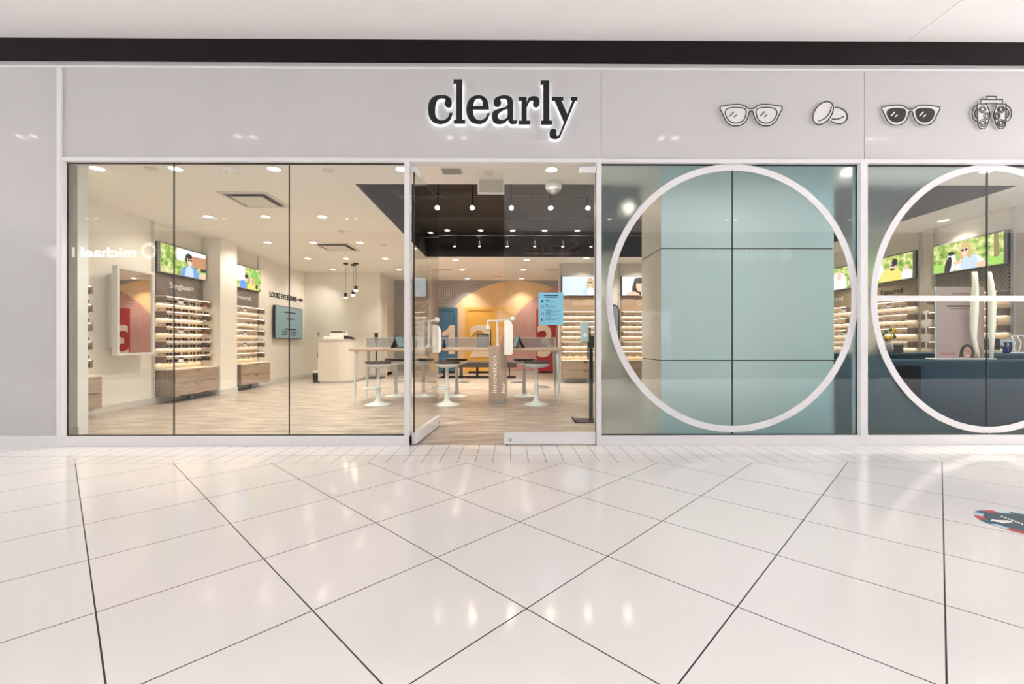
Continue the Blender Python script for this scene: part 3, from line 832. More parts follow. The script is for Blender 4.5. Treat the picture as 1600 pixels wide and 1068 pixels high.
PICS = {
 'guitar': [('r','picture foliage',(0,0,1,1)),('r',WHT,(0.32,0.55,1,1)),('p',BRK,[(0.62,0.45),(1,0.35),(1,0.85),(0.62,0.8)]),('e',LEAF,(0.55,0.55,0.06,0.3)),('e',BLUE,(0.62,0.0,0.22,0.42)),('e',SHIRT,(0.60,0.05,0.10,0.36)),('e',HAIRB,(0.585,0.66,0.075,0.22)),('e',SKIN,(0.605,0.6,0.062,0.2)),('e',HAIRB,(0.60,0.77,0.06,0.09)),('e',DRK,(0.585,0.63,0.025,0.045)),('e',DRK,(0.637,0.63,0.025,0.045)),('e',WHT,(0.612,0.49,0.02,0.02)),('p',LEAF,[(0.8,0.2),(0.86,0.42),(1,0.1),(0.9,0.0)]),('r',DRK,(0.86,0.28,1,0.4)),('e',SKIN,(0.9,0.08,0.09,0.14))],
 'friends': [('r','picture foliage',(0,0,1,1)),('r',WHT,(0,0.3,0.45,1)),('e',LEAF,(0.8,0.6,0.12,0.35,30)),('e',BLUE,(0.38,0.12,0.12,0.25)),('e',SKIN,(0.5,0.45,0.06,0.15)),('e',HAIRB,(0.49,0.56,0.06,0.09)),('e',YEL,(0.68,0.05,0.16,0.32)),('e',SKIN,(0.66,0.42,0.06,0.15)),('e',BLOND,(0.72,0.38,0.05,0.2)),('e',DRK,(0.84,0.15,0.04,0.1))],
 'yellow': [('r','picture foliage',(0,0,1,1)),('r',LAWN,(0,0,1,0.25)),('e',WHT,(0.34,0.42,0.09,0.3,-10)),('e',DRK,(0.22,0.1,0.07,0.3,-35)),('e',YEL,(0.58,0.1,0.24,0.44)),('e',SKIN,(0.62,0.6,0.065,0.2)),('e',HAIRB,(0.66,0.74,0.06,0.14)),('e',DRK,(0.60,0.62,0.023,0.045)),('e',DRK,(0.65,0.62,0.023,0.045)),('e',HAIRB,(0.615,0.47,0.045,0.06)),('e',WHT,(0.62,0.51,0.018,0.018)),('e',WHT,(0.9,0.15,0.1,0.26)),('e',SKIN,(0.89,0.42,0.035,0.11))],
 'blonde': [('r','picture foliage',(0,0,1,1)),('r',LAWN,(0,0,1,0.3)),('r',TRK,(0.88,0.25,0.94,1)),('e',WHT,(0.28,0.3,0.075,0.34)),('e',DRK,(0.235,0.2,0.05,0.34,-12)),('e',DRK,(0.28,0.62,0.05,0.07)),('e',WHT,(0.56,0.05,0.21,0.42)),('e',SHIRT,(0.55,0.2,0.12,0.3)),('e',BLOND,(0.50,0.56,0.085,0.36)),('r',SKIN,(0.465,0.36,0.515,0.56)),('e',SHIRT,(0.505,0.16,0.075,0.28)),('e',SKIN,(0.487,0.64,0.054,0.2)),('e',BLOND,(0.50,0.83,0.06,0.09)),('e',DRK,(0.462,0.67,0.021,0.04)),('e',DRK,(0.512,0.67,0.021,0.04)),('e',WHT,(0.487,0.54,0.018,0.022)),('r',SKIN,(0.33,0.22,0.46,0.32)),('e',SKIN,(0.74,0.08,0.08,0.12))],
 'studio': [('r',PALE,(0,0,1,1)),('e',SHIRT,(0.62,0.0,0.14,0.45)),('e',WHT,(0.65,0.0,0.07,0.4)),('e',BLOND,(0.65,0.60,0.085,0.34)),('r',SKIN,(0.63,0.38,0.67,0.52)),('e',WHT,(0.65,0.15,0.075,0.28)),('e',SKIN,(0.65,0.65,0.05,0.19)),('e',BLOND,(0.655,0.82,0.055,0.09)),('e',DRK,(0.63,0.68,0.02,0.035)),('e',DRK,(0.672,0.68,0.02,0.035)),('e',YEL,(0.92,0.0,0.12,0.55)),('e',HAIRB,(0.93,0.88,0.06,0.15)),('e',SKIN,(0.93,0.72,0.045,0.18))],
 'dark': [('r',WHT,(0,0,1,1)),('e',HAIRB,(0.34,0.3,0.11,0.55)),('e',SKIN,(0.42,0.5,0.1,0.32)),('e',HAIRB,(0.40,0.8,0.13,0.16)),('e',SKIN,(0.25,0.0,0.16,0.2))],
 'leafy': [('r','picture foliage',(0,0,1,1)),('e',LEAF,(0.3,0.6,0.35,0.3)),('e',WHT,(0.7,0.25,0.22,0.55)),('e',SKIN,(0.72,0.6,0.06,0.2))],
}
# ================================================================== DISPLAY WALL UNITS
L, CD, SD = 1.08, 0.313, 0.177      # length, drawer depth, shelf depth
SZ = [1.630, 1.384, 1.136, 0.890, 0.646]     # undersides of the five shelf boxes, top one first
SH = 0.125
def place(o, u, x=0, y=0, z=0):
    ox, oy, rz = u
    o.location = (ox + x*math.cos(rz) - y*math.sin(rz), oy + x*math.sin(rz) + y*math.cos(rz), z)
    o.rotation_euler = (0, 0, rz)
PROTO = {}
M['shelf_cream'] = wood('pale blush oak', (0.80, 0.66, 0.53), (0.72, 0.57, 0.45))
def make_cabinet():
    t = thing('drawer_cabinet', '-', 'cabinet')
    b = MB()
    b.box(0, L, -CD + 0.02, -0.001, 0.117, 0.535, 'oak_end')
    b.build('body', t, 0.002)
    MB().box(-0.004, L + 0.004, -CD - 0.004, -0.001, 0.535, 0.562, 'cream').build('top', t, 0.003)
    for z0, z1 in ((0.115, 0.318), (0.326, 0.530)):
        d = MB().box(0.0, L, -CD, -CD + 0.019, z0, z1, 'oak').build('drawer', t, 0.002)
        MB().box(L*0.5 - 0.045, L*0.5 + 0.045, -CD - 0.022, -CD + 0.004, z1 - 0.006, z1 - 0.001, 'chrome').box(L*0.5 - 0.045, L*0.5 + 0.045, -CD - 0.024, -CD - 0.020, z1 - 0.02, z1 - 0.001, 'chrome').build('handle', d)
    f = MB()
    for x in (0.12, 0.55, 0.96): f.box(x, x + 0.035, -CD + 0.03, -CD + 0.06, 0.098, 0.117, 'chrome')
    f.box(0.6, 0.66, -0.16, -0.1, 0.0, 0.117, 'grey').box(0.3, 0.8, -0.2, -0.05, 0.105, 0.117, 'black')
    f.build('bracket', t)
    return t
def make_shelf():
    t = thing('display_shelf', '-', 'shelf')
    k = 0.013
    b = MB()
    b.box(0, L, -SD, 0, 0, k, 'shelf_cream').box(0, L, -SD, 0, SH - k, SH, 'shelf_cream')
    b.box(0, k, -SD, 0, k, SH - k, 'oak_end').box(L - k, L, -SD, 0, k, SH - k, 'oak_end')
    b.build('shell', t, 0.0015)
    MB().box(k, L - k, -0.012, -0.002, k, SH - k, 'cream').build('lining', t)
    MB().box(k, L - k, -SD + 0.012, -SD + 0.022, SH - k - 0.004, SH - k - 0.0005, 'led').build('led_strip', t)
    MB().box(0.02, L - 0.02, -0.03, -0.022, -0.0045, -0.0005, 'led').build('under_light', t)
    g = MB().box(-0.035, 0.035, -SD - 0.006, -SD - 0.0005, 0.001, 0.0125, 'dark_trim').data('price_label')
    for i in range(6):
        o = bpy.data.objects.new('price_label', g); COL.objects.link(o); o.parent = t; o.location = ((i + 0.5) * L / 6, 0, 0)
    return t
def make_rail():
    t = thing('wall_standard', '-', 'shelf rail')
    MB().box(-0.02, 0.02, -0.03, 0, 0, ZC, 'rail').build('rail', t, 0.002)
    return t
def proto(key, maker, label, u, x=0, y=0, z=0, group=None):
    if key not in PROTO:
        PROTO[key] = maker(); o = PROTO[key]; tag(o, label)
        if group: o['group'] = group
    else: o = dup(PROTO[key], (0, 0, 0), 0, label, group)
    place(o, u, x, y, z); return o

# ---- spectacles
def rim_shape(style, n=18):
    out = []
    for i in range(n):
        a = 2*math.pi*i/n; c, s = math.cos(a), math.sin(a)
        if style == 'round': x, z = 0.024*c, 0.0235*s
        elif style == 'square': k = (abs(c)**3.2 + abs(s)**3.2) ** (-1/3.2); x, z = 0.0265*c*k, 0.0205*s*k
        elif style == 'aviator': k = (abs(c)**2.5 + abs(s)**2.5) ** (-1/2.5); x, z = 0.029*c*k*(1 + 0.16*s), 0.0245*s*k
        else: k = (abs(c)**2.4 + abs(s)**2.4) ** (-1/2.4); x, z = 0.028*c*k*(1 + 0.1*s), 0.022*s*k + 0.005*c*max(s, 0)
        out.append((x, z))
    return out
def specs_mesh(style, rim, lens, thick):
    b = MB(); zc = 0.029; sp = 0.0345
    for sx in (-1, 1):
        pts = [(sx*(sp + x), -0.15, zc + z) for x, z in rim_shape(style)]
        b.tube(pts, thick, rim, 5, True, 0.8)
        ln = pts if sx > 0 else pts[::-1]
        if lens:
            b.add([(p[0], p[1], p[2]) for p in ln], [tuple(range(len(ln)))], lens)
        xh = sx*(sp + 0.033)
        b.tube([(sx*(sp + 0.026), -0.15, zc + 0.010), (xh, -0.147, zc + 0.011), (xh, -0.06, zc + 0.010), (xh - sx*0.002, -0.032, zc + 0.004), (xh - sx*0.004, -0.016, 0.0065)], thick*0.9, rim, 4)
    b.tube([(-0.0105, -0.15, zc + 0.006), (0, -0.152, zc + 0.011), (0.0105, -0.15, zc + 0.006)], thick*0.9, rim, 5)
    return b
M['lens_black'] = principled('dark tinted lens', (0.015, 0.013, 0.012), 0.08)
M['lens_brown'] = principled('brown tinted lens', (0.10, 0.045, 0.018), 0.08)
M['lens_amber'] = principled('amber tinted lens', (0.42, 0.20, 0.05), 0.08)
M['lens_clear'] = glass_mat('clear spectacle lens', (0.97, 0.97, 0.97))
M['rim_black'] = principled('black acetate', (0.012, 0.011, 0.011), 0.2)
M['rim_tort'] = principled('tortoiseshell acetate', (0.13, 0.055, 0.02), 0.2)
M['rim_gold'] = principled('gold wire', (0.55, 0.36, 0.16), 0.25, 1.0)
M['rim_clear'] = principled('clear blush acetate', (0.55, 0.42, 0.33), 0.2)
M['rim_blue'] = principled('navy acetate', (0.03, 0.05, 0.12), 0.2)
SUN = [('black', 'square', 'rim_black', 'lens_black', 0.0042), ('black cat-eye', 'cat', 'rim_black', 'lens_black', 0.0045), ('round dark', 'round', 'rim_gold', 'lens_black', 0.0022),
       ('gold aviator', 'aviator', 'rim_gold', 'lens_brown', 0.002), ('brown', 'square', 'rim_tort', 'lens_brown', 0.004), ('amber-lensed', 'round', 'rim_tort', 'lens_amber', 0.0035), ('black aviator', 'aviator', 'rim_black', 'lens_black', 0.003)]
EYE = [('black', 'square', 'rim_black', 'lens_clear', 0.0026), ('tortoiseshell', 'cat', 'rim_tort', 'lens_clear', 0.003), ('gold-wire', 'round', 'rim_gold', 'lens_clear', 0.0017),
       ('blush', 'square', 'rim_clear', 'lens_clear', 0.0026), ('navy', 'round', 'rim_blue', 'lens_clear', 0.0026), ('round tortoiseshell', 'round', 'rim_tort', 'lens_clear', 0.0024)]
MESHES = {}
def spectacles(kind, style_i, label, group, u, x, y, z):
    name = 'sunglasses' if kind == 'sun' else 'eyeglasses'
    st = (SUN if kind == 'sun' else EYE)[style_i]
    key = (kind, style_i)
    if key not in MESHES: MESHES[key] = specs_mesh(*st[1:]).data(name)
    o = bpy.data.objects.new(name, MESHES[key]); COL.objects.link(o)
    tag(o, label, name, group)
    place(o, u, x, y, z); return o

def text_part(body, h, m, parent, x, y, z, width=None, ex=0.003):
    return MB().mesh(text_mesh(body, h, width, ex), m, Matrix.Translation((x, y, z)) @ FRONT).build('lettering', parent)

rng = random.Random(3)
def unit(u, where, short, title, pic, kind, cols, header='slat', cards=(), pic_label='', letter='letter_white', from_end='near end', rows=range(9), flip=False):
    """one wall bay: rails, back panel with header, lightbox, five lit shelf boxes, drawers, spectacles"""
    for x, e in ((-0.045, 'rail at the %s' % ('near end' if not flip else 'far end')), (L + 0.045, 'rail at the %s' % ('far end' if not flip else 'near end'))):
        proto('rail', make_rail, 'slotted white %s, %s' % (e, where), u, x, -0.001, 0, 'slotted rails of the display bays')
    t = thing('display_backboard', 'header and cream backboard of the %s' % where, 'display board'); place(t, u)
    MB().box(-0.02, L + 0.02, -0.014, -0.0015, 0.565, 1.755, 'cream').build('backing', t)
    MB().box(0, L, -0.03, -0.0015, 1.757, 2.135, header).build('header', t)
    if title: text_part(title, 0.095, letter, t, L*0.52, -0.034, 1.915)
    t = thing('lightbox', 'backlit %s picture, %s' % (pic_label, where), 'lightbox'); place(t, u, 0, 0, 2.14)
    w, h = L, 0.46
    f = MB().box(0, w, -0.095, -0.0015, 0, h + 0.035, 'grey').box(-0.001, w + 0.001, -0.05, -0.001, -0.001, h + 0.036, 'dark_trim')
    f.build('frame', t)
    p = MB(); pic_layers(p, w - 0.02, h, 0.012, -0.0955, PICS[pic]); 
    for i, v in enumerate(p.v): p.v[i] = (v[0] + 0.01, v[1], v[2])
    p.build('picture', t)
    proto('cabinet', make_cabinet, 'wall hung oak drawer cabinet under the %s' % where, u, 0, 0, 0, 'drawer cabinets under the display bays')
    for i, z in enumerate(SZ):
        proto('shelf', make_shelf, 'lit oak shelf box, %s from the top, %s' % (ORD[i+1], where), u, 0, -0.016, z, 'lit shelf boxes of the ' + where)
    for r in rows:
        s = r // 2
        z = SZ[s] + (0.013 if r % 2 == 0 else 0)
        if r % 2 == 1: z = SZ[s + 1] + SH
        for c in cols:
            k = rng.choice([0, 0, 1, 1, 2, 3, 4, 5, 6]) if kind == 'sun' else rng.randrange(6)
            x = (c + 0.5) * L / 6 + rng.uniform(-0.004, 0.004)
            n = (c + 1) if not flip else (6 - c)
            st = (SUN if kind == 'sun' else EYE)[k][0]
            nm = 'sunglasses' if kind == 'sun' else 'eyeglasses'
            spectacles(kind, k, '%s %s, %s from %s, row %s, %s' % (st, nm, ORD[n], from_end, ORD[r+1].replace('first', 'one').replace('second', 'two').replace('third', 'three').replace('fourth', 'four').replace('fifth', 'five').replace('sixth', 'six').replace('seventh', 'seven').replace('eighth', 'eight').replace('ninth', 'nine'), short),
                       nm + ' on the ' + where, u, x, -0.016 - rng.uniform(0, 0.006), z)
    for i, (c, s) in enumerate(cards):
        o = MB().box(-0.055, 0.055, -0.003, 0.0, 0, 0.075, 'white').box(-0.055, 0.055, -0.0035, -0.003, 0.05, 0.075, 'purple').build('brand_card')
        tag(o, 'white card with indigo band, %s shelf box, %s' % (ORD[s+1], short), 'card', 'brand cards on the display bays')
        place(o, u, (c + 0.5) * L / 6 + 0.05, -0.016 - SD + 0.004, SZ[s] + 0.0135)
UL = lambda y: (XL, y, R(90))
UR = lambda y: (XR, y, R(-90))
unit(UL(4.84), 'display bay nearest the shopfront', 'shopfront bay', None, 'leafy', 'sun', (4, 5), pic_label='leafy')
unit(UL(7.18), 'sunglasses bay beside the mirror', 'sunglasses bay', 'Sunglasses', 'guitar', 'sun', range(6), cards=((1, 0), (1, 2), (1, 4)), pic_label='blue-shirted person')
unit(UL(8.99), 'featured bay beyond the pillar', 'pillar bay', 'Featured', 'friends', 'eye', range(1, 6), cards=((1, 0), (1, 2), (1, 3)), pic_label='two friends')
unit((1.31, YP, 0), 'rear bay beside the red door', 'red door bay', 'Bestsellers', 'studio', 'eye', range(6), header='oak_light', cards=((4, 0), (4, 4)), pic_label='pale studio', letter='letter_cream', from_end='red door end')
unit((2.79, YP, 0), 'rear bay beside the aqua column', 'column bay', 'Gents', 'dark', 'eye', range(3), header='oak_light', pic_label='dark haired woman', letter='letter_cream', from_end='black oval mirror')
unit(UR(7.45), 'side bay under the blonde woman picture', 'blonde picture bay', None, 'blonde', 'eye', range(1, 6), header='dot_panel', pic_label='blonde woman with dog', from_end='far end')
unit(UR(8.90), 'side bay under the yellow jumper picture', 'yellow picture bay', 'Featured', 'yellow', 'eye', range(6), header='slat_lightbox_glow', cards=((3, 0), (3, 2)), pic_label='yellow jumper', letter='sign_black', from_end='far end')
unit(UR(10.35), 'side bay furthest back', 'furthest side bay', 'Featured', 'leafy', 'eye', (4, 5), header='slat_lightbox_glow', cards=((5, 0), (5, 2)), pic_label='green', letter='letter_white', from_end='far end')

# ================================================================== MIRRORS, SCREEN, WALL LETTERING
MX = XL + 0.21
ya, yb = atx(181.5, 534, MX).y, atx(240, 534, MX).y
zt, zb = atx(183, 414.5, MX).z, atx(183, 555.5, MX).z
t = thing('wall_mirror', 'tall white framed mirror on the side wall reflecting the red door', 'mirror', (XL, ya, 0))
f = 0.035; W_ = yb - ya
m = MB().box(0.155, 0.225, 0, f, zb, zt, 'frame').box(0.155, 0.225, W_ - f, W_, zb, zt, 'frame').box(0.155, 0.225, f, W_ - f, zb, zb + f, 'frame').box(0.155, 0.225, f, W_ - f, zt - f, zt, 'frame').box(0.155, 0.20, f, W_ - f, zb + f, zt - f, 'grey')
m.build('frame', t)
MB().box(0.201, 0.21, f, W_ - f, zb + f, zt - f, 'mirror').build('glass', t)
MB().box(0.0, 0.155, 0.1, 0.16, zb + 0.1, zt - 0.1, 'frame').box(0.0, 0.155, W_ - 0.16, W_ - 0.1, zb + 0.1, zt - 0.1, 'frame').build('bracket', t)

SX = XL + 0.09
y0, y1 = atx(430, 534, SX).y, atx(473, 534, SX).y
z0, z1 = atx(430, 528.5, SX).z, atx(430, 476, SX).z
M['screen'] = principled('grey teal screen', (0.10, 0.15, 0.155), 0.15, emit=(0.30, 0.42, 0.42), estr=0.27)
t = thing('wall_screen', 'black framed wall screen with faint text on grey teal', 'screen', (SX, (y0 + y1)/2, z0), R(90))
w, h = (y1 - y0), z1 - z0
MB().box(-w/2, w/2, 0.0, 0.05, 0, h, 'black').build('housing', t, 0.003)
MB().box(-w/2 + 0.015, w/2 - 0.015, -0.003, 0.0, 0.015, h - 0.015, 'screen').build('display', t)
MB().box(-0.2, 0.2, 0.05, 0.09, 0.25, h - 0.25, 'black').build('wall_bracket', t)
tx = MB()
for x0, x1, z in ((-0.3, 0.3, .82), (-0.18, 0.2, .62), (-0.28, 0.32, .30), (-0.4, -0.12, .22), (0.05, 0.38, .22), (-0.4, -0.15, .12), (0.05, 0.3, .12), (-0.4, -0.1, .17), (0.05, 0.36, .17)):
    hh = 0.018 if z > 0.28 else 0.009
    tx.box(x0, x1, -0.0045, -0.0032, z*h - hh, z*h + hh, 'ink')
tx.build('text_line', t)

y0, y1 = atx(421, 534, XL).y, atx(463, 534, XL).y
z0, z1 = atx(421, 463, XL).z, atx(421, 455, XL).z
t = thing('wall_lettering', 'black LOOK! EYE EXAMS lettering with an arrow above the wall screen', 'lettering', (XL, (y0 + y1)/2, z0), R(90))
MB().mesh(text_mesh('LOOK! EYE EXAMS', z1 - z0, y1 - y0, 0.006, 0.02), 'ink', Matrix.Translation((0, -0.0062, 0)) @ FRONT).build('letters', t)
aw = (y1 - y0)/2; hh = z1 - z0
MB().prism([(aw + 0.06, hh*0.4), (aw + 0.22, hh*0.4), (aw + 0.2, hh*0.95), (aw + 0.42, hh*0.5), (aw + 0.2, hh*0.05), (aw + 0.22, hh*0.6), (aw + 0.06, hh*0.6)][::-1] if False else
           [(aw + 0.06, hh*0.38), (aw + 0.2, hh*0.38), (aw + 0.2, hh*0.05), (aw + 0.4, hh*0.5), (aw + 0.2, hh*0.95), (aw + 0.2, hh*0.62), (aw + 0.06, hh*0.62)], -0.012, -0.0005, 'ink').build('arrow', t)

# arched mirror between the two side bays, black oval mirror on the partition
def arch(w, z0, z1, n=14): return [(-w/2, z0), (w/2, z0)] + ell(0, z1 - w/2, w/2, w/2, n, 0, 0, math.pi, False)
t = thing('arched_mirror', 'narrow cream arched mirror between the two side bays', 'mirror', (XR, 7.635, 0), R(-90))
MB().prism(arch(0.25, 0.35, 1.95), -0.03, -0.001, 'cream').build('frame', t)
MB().prism(arch(0.20, 0.38, 1.55), -0.034, -0.0305, 'mirror').build('glass', t)
t = thing('oval_mirror', 'black round topped mirror on the rear wall beside the aqua column', 'mirror', (2.59, YP, 0))
MB().prism(arch(0.30, 0.75, 1.93), -0.04, -0.001, 'black').build('frame', t)
MB().prism(arch(0.25, 0.78, 1.90), -0.045, -0.0405, 'mirror').build('glass', t)
# ================================================================== CEILING FIXTURES
def make_downlight():
    t = thing('downlight', '-', 'ceiling light')
    MB().lathe([(0.062, -0.0005), (0.066, -0.006), (0.085, -0.008), (0.092, -0.004), (0.093, -0.0005)], 'white', n=24).build('trim_ring', t)
    MB().cyl((0, 0, -0.004), (0, 0, -0.0008), 0.061, 'lamp', n=24).build('lens', t)
    ld = bpy.data.lights.new('downlight_beam', 'SPOT'); ld.energy = SPOT_W; ld.color = WARM; ld.spot_size = R(108); ld.spot_blend = 0.8; ld.shadow_soft_size = 0.05
    lo = bpy.data.objects.new('downlight_beam', ld); COL.objects.link(lo); lo.parent = t; lo.location = (0, 0, -0.02)
    return t
def row_y(py): return (ZC - 1) * FPX / (534 - py)
rows_ = [(264.5, [152, 274, 428, 628, 862, 1110, 1330, 1543], 'first row from the shopfront'),
         (339, [325, 415, 504], 'second row from the shopfront'), (343, [1474], 'second row beyond the black recess'),
         (379, [418, 489, 562], 'third row from the shopfront'), (404, [481, 541, 602], 'fourth row, over the pendant lamps'),
         (405.5, [712, 823], 'strip just behind the black recess'), (421, [520, 624, 722, 818], 'fifth row, before the dotted wall'), (435, [730, 815], 'last row along the dotted wall')]
first = None
for py, pxs, where in rows_:
    y = row_y(py)
    for i, px in enumerate(pxs):
        p = at(px, py, y)
        lab = 'round recessed downlight, %s along the %s' % (ORD[i+1], where)
        if first is None: first = make_downlight(); o = tag(first, lab, group='recessed downlights in the shop ceiling'); o.location = (p.x, y, ZC)
        else: dup(first, (p.x, y, ZC), 0, lab)
# the lamps along the side walls are turned toward the wall; more are added below to brighten the bays
for o in [o for o in COL.objects if o.name.startswith('downlight') and o.type == 'EMPTY']:
    if abs(o.location.x - 0.9) > 5.3: aim = (0, -28 if o.location.x < 0 else 14)
    else: continue
    for k in kids(o):
        if k.type == 'LIGHT': k.data = k.data.copy(); k.data.energy = SPOT_W * ((0.22 if o.location.y < 6 else 0.45) if o.location.x < 0 else 0.28); k.rotation_euler = (0, R(-aim[1]), 0)
for o in [o for o in COL.objects if o.name.startswith('downlight') and o.type == 'EMPTY' and o.location.y > 13]:
    for k in kids(o):
        if k.type == 'LIGHT': k.data = k.data.copy(); k.data.energy = SPOT_W * 0.6
for o in [o for o in COL.objects if o.name.startswith('downlight') and o.type == 'EMPTY' and o.location.y < 5.3 and -2 < o.location.x < 3]:
    for k in kids(o):
        if k.type == 'LIGHT': k.data = k.data.copy(); k.data.energy = SPOT_W * 1.5; k.rotation_euler = (R(30), 0, 0)
for i, (x, y, ax, ay) in enumerate(((6.5, 9.0, 0, 8), (1.8, 10.25, 24, 0), (3.2, 10.25, 24, 0), (4.6, 10.25, 24, 0), (6.0, 10.25, 24, 0))):  # extra lamps added to brighten the walls of the bays
    o = dup(first, (x, y, ZC), 0, 'added recessed spot brightening the wall of the display bays, %s round the shop' % ORD[i+1], 'added wall brightening spots')
    for k in kids(o):
        if k.type == 'LIGHT': k.data = k.data.copy(); k.data.energy = SPOT_W * 0.62; k.rotation_euler = (R(ax), R(-ay), 0)
# downlights up in the recess
for i, px in enumerate((699, 751, 801, 851, 902)):
    y = (RZ - 1) * FPX / (534 - 360)
    p = at(px, 360, y)
    o = dup(first, (p.x, y, RZ), 0, 'small downlight high in the black recess, %s from the door hinge side' % ORD[i+1], 'downlights in the black recess')
    o.scale = (0.8, 0.8, 1)
# track rails and heads
def track(y, label):
    t = thing('lighting_track', label, 'light track', (0, y, RZ))
    MB().box(RX0 + 0.12, RX1 - 0.12, -0.016, 0.016, -0.10, -0.075, 'dark_trim').box(RX0 + 0.12, RX1 - 0.12, -0.0165, -0.0155, -0.081, -0.077, 'frame').build('rail', t)
    s = MB()
    for k in range(5): s.cyl((RX0 + 0.4 + k*1.85, 0, -0.078), (RX0 + 0.4 + k*1.85, 0, 0), 0.006, 'black', n=8)
    s.build('suspension_rod', t)
track(6.42, 'black lighting track nearest the shopfront carrying the bright spots')
track(7.2, 'thin lighting track second from the shopfront in the black recess')
track(8.46, 'thin lighting track third from the shopfront in the black recess')
track(9.8, 'lighting track furthest back in the black recess with dark spot heads')
def spot_head(name, label, x, y, ztop, drop, aim, m, group, r=0.036, ln=0.11, watts=0):
    t = thing(name, label, 'spotlight', (x, y, ztop), 0, group)
    MB().box(-0.05, 0.05, -0.014, 0.014, -0.032, 0.0, 'black').cyl((0, 0, -0.03), (0, 0, -drop + 0.03), 0.008, 'black', n=10).build('mount', t)
    a = Vector(aim).normalized(); c = Vector((0, 0, -drop)) - a * ln * 0.5
    MB().cyl(c, c + a * ln, r, 'black', n=20).build('head', t)
    MB().cyl(c + a * (ln - 0.004), c + a * (ln + 0.002), r * 0.82, m, n=20).build('lens', t)
    if watts:
        ld = bpy.data.lights.new('track_beam', 'SPOT'); ld.energy = watts; ld.color = WARM; ld.spot_size = R(85); ld.spot_blend = 0.8; ld.shadow_soft_size = 0.03
        lo = bpy.data.objects.new('track_beam', ld); COL.objects.link(lo); lo.parent = t; lo.location = c + a * (ln + 0.01); lo.rotation_euler = a.to_track_quat('-Z', 'Y').to_euler()
    return t
for i, px in enumerate((640, 684, 738, 799, 860, 918, 981)):
    p = at(px, 325, 6.40)
    spot_head('track_spot', 'bright track spot facing the shopfront, %s from the door hinge side' % ORD[i+1], p.x, 6.42, RZ - 0.10, 0.39, (0, -1, -0.42), 'track_lamp', 'bright spots on the front track')
M['lens_off'] = principled('unlit spot lens', (0.45, 0.43, 0.4), 0.2)
for i, px in enumerate((710, 749, 792, 835, 879, 923)):
    p = at(px, 378, 9.8)
    spot_head('rear_track_spot', 'black spot head on the rear track, %s from the door hinge side' % ORD[i+1], p.x, 9.8, RZ - 0.10, 0.17, (0.08, -0.12, -1), 'lamp', 'black spot heads on the rear track', 0.03, 0.12, 70)
# mall spots in pairs
def make_twin():
    t = thing('mall_spotlight', '-', 'ceiling light')
    for sx in (-0.10, 0.10):
        MB().lathe([(0.045, -0.0005), (0.049, -0.008), (0.065, -0.01), (0.07, -0.0005)], 'white', (sx, 0, 0), 20).build('trim_ring', t)
        MB().cyl((sx, 0, -0.006), (sx, 0, -0.0008), 0.044, 'mall_lamp', n=20).build('lens', t)
    return t
tw = None
for j, y in enumerate((2.28, -1.8)):
    for i, x in enumerate((-12.8, -9.8, -6.8, -3.72, -0.74, 2.27, 5.26, 8.2, 11.2)):
        lab = 'twin recessed spotlight of the mall ceiling, %s along the %s row' % (ORD[i+1], ('shopfront', 'atrium edge')[j])
        if tw is None: tw = tag(make_twin(), lab, group='twin spotlights in the mall ceiling'); tw.location = (x, y, ZK)
        else: dup(tw, (x, y, ZK), 0, lab)
# air diffusers
def diffuser(px, py, s, label, name='air_diffuser'):
    y = row_y(py); p = at(px, py, y)
    t = thing(name, label, 'vent', (p.x, y, ZC))
    b = MB(); a = s/2
    for x0, x1, y0, y1 in ((-a, a, -a, -a + 0.05), (-a, a, a - 0.05, a), (-a, -a + 0.05, -a + 0.05, a - 0.05), (a - 0.05, a, -a + 0.05, a - 0.05)): b.box(x0, x1, y0, y1, -0.012, -0.0005, 'vent')
    b.build('frame', t)
    MB().box(-a + 0.05, a - 0.05, -a + 0.05, a - 0.05, -0.002, -0.0006, 'dark_trim').build('throat', t)
    MB().box(-a + 0.12, a - 0.12, -a + 0.12, a - 0.12, -0.03, -0.02, 'vent').cyl((0, 0, -0.02), (0, 0, -0.001), 0.03, 'vent').build('plaque', t, 0.004)
    return t
diffuser(399, 313, 0.66, 'large square air diffuser in the ceiling near the shopfront')
diffuser(527, 386, 0.72, 'square air diffuser further back, before the pendant lamps')
y = row_y(267); p = at(706, 267, y)
t = thing('air_grille', 'white louvred air grille above the open door leaf', 'vent', (p.x, y, ZC))
MB().box(-0.12, 0.12, -0.09, 0.09, -0.01, -0.0005, 'vent').build('frame', t, 0.003)
g = MB()
for k in range(7): g.box(-0.105, 0.105, -0.075 + k*0.023, -0.066 + k*0.023, -0.014, -0.0105, 'grey')
g.build('slat', t)
for lab, px, py, w in (('long ceiling slot vent behind the recess, on the blue door side', 690, 421, 0.55), ('long ceiling slot vent behind the recess, on the red door side', 868, 421, 0.55), ('short ceiling slot vent over the yellow door', 777, 431, 0.32)):
    y = row_y(py); p = at(px, py, y)
    t = thing('slot_vent', lab, 'vent', (p.x, y, ZC))
    MB().box(-w/2, w/2, -0.06, 0.06, -0.01, -0.0005, 'vent').build('frame', t)
    MB().box(-w/2 + 0.02, w/2 - 0.02, -0.03, 0.03, -0.012, -0.0102, 'dark_trim').build('slot', t)
def round_fix(name, label, cat, px, py, parts, z=ZC):
    y = (z - 1) * FPX / (534 - py); p = at(px, py, y)
    t = thing(name, label, cat, (p.x, y, z))
    for n_, prof, m in parts: MB().lathe(prof, m, n=24).build(n_, t)
    return t
sm = [('base', [(0.075, -0.0005), (0.075, -0.02), (0.065, -0.028)], 'white'), ('sensor', [(0.045, -0.028), (0.04, -0.05), (0.02, -0.056), (1e-6, -0.056)], 'white')]
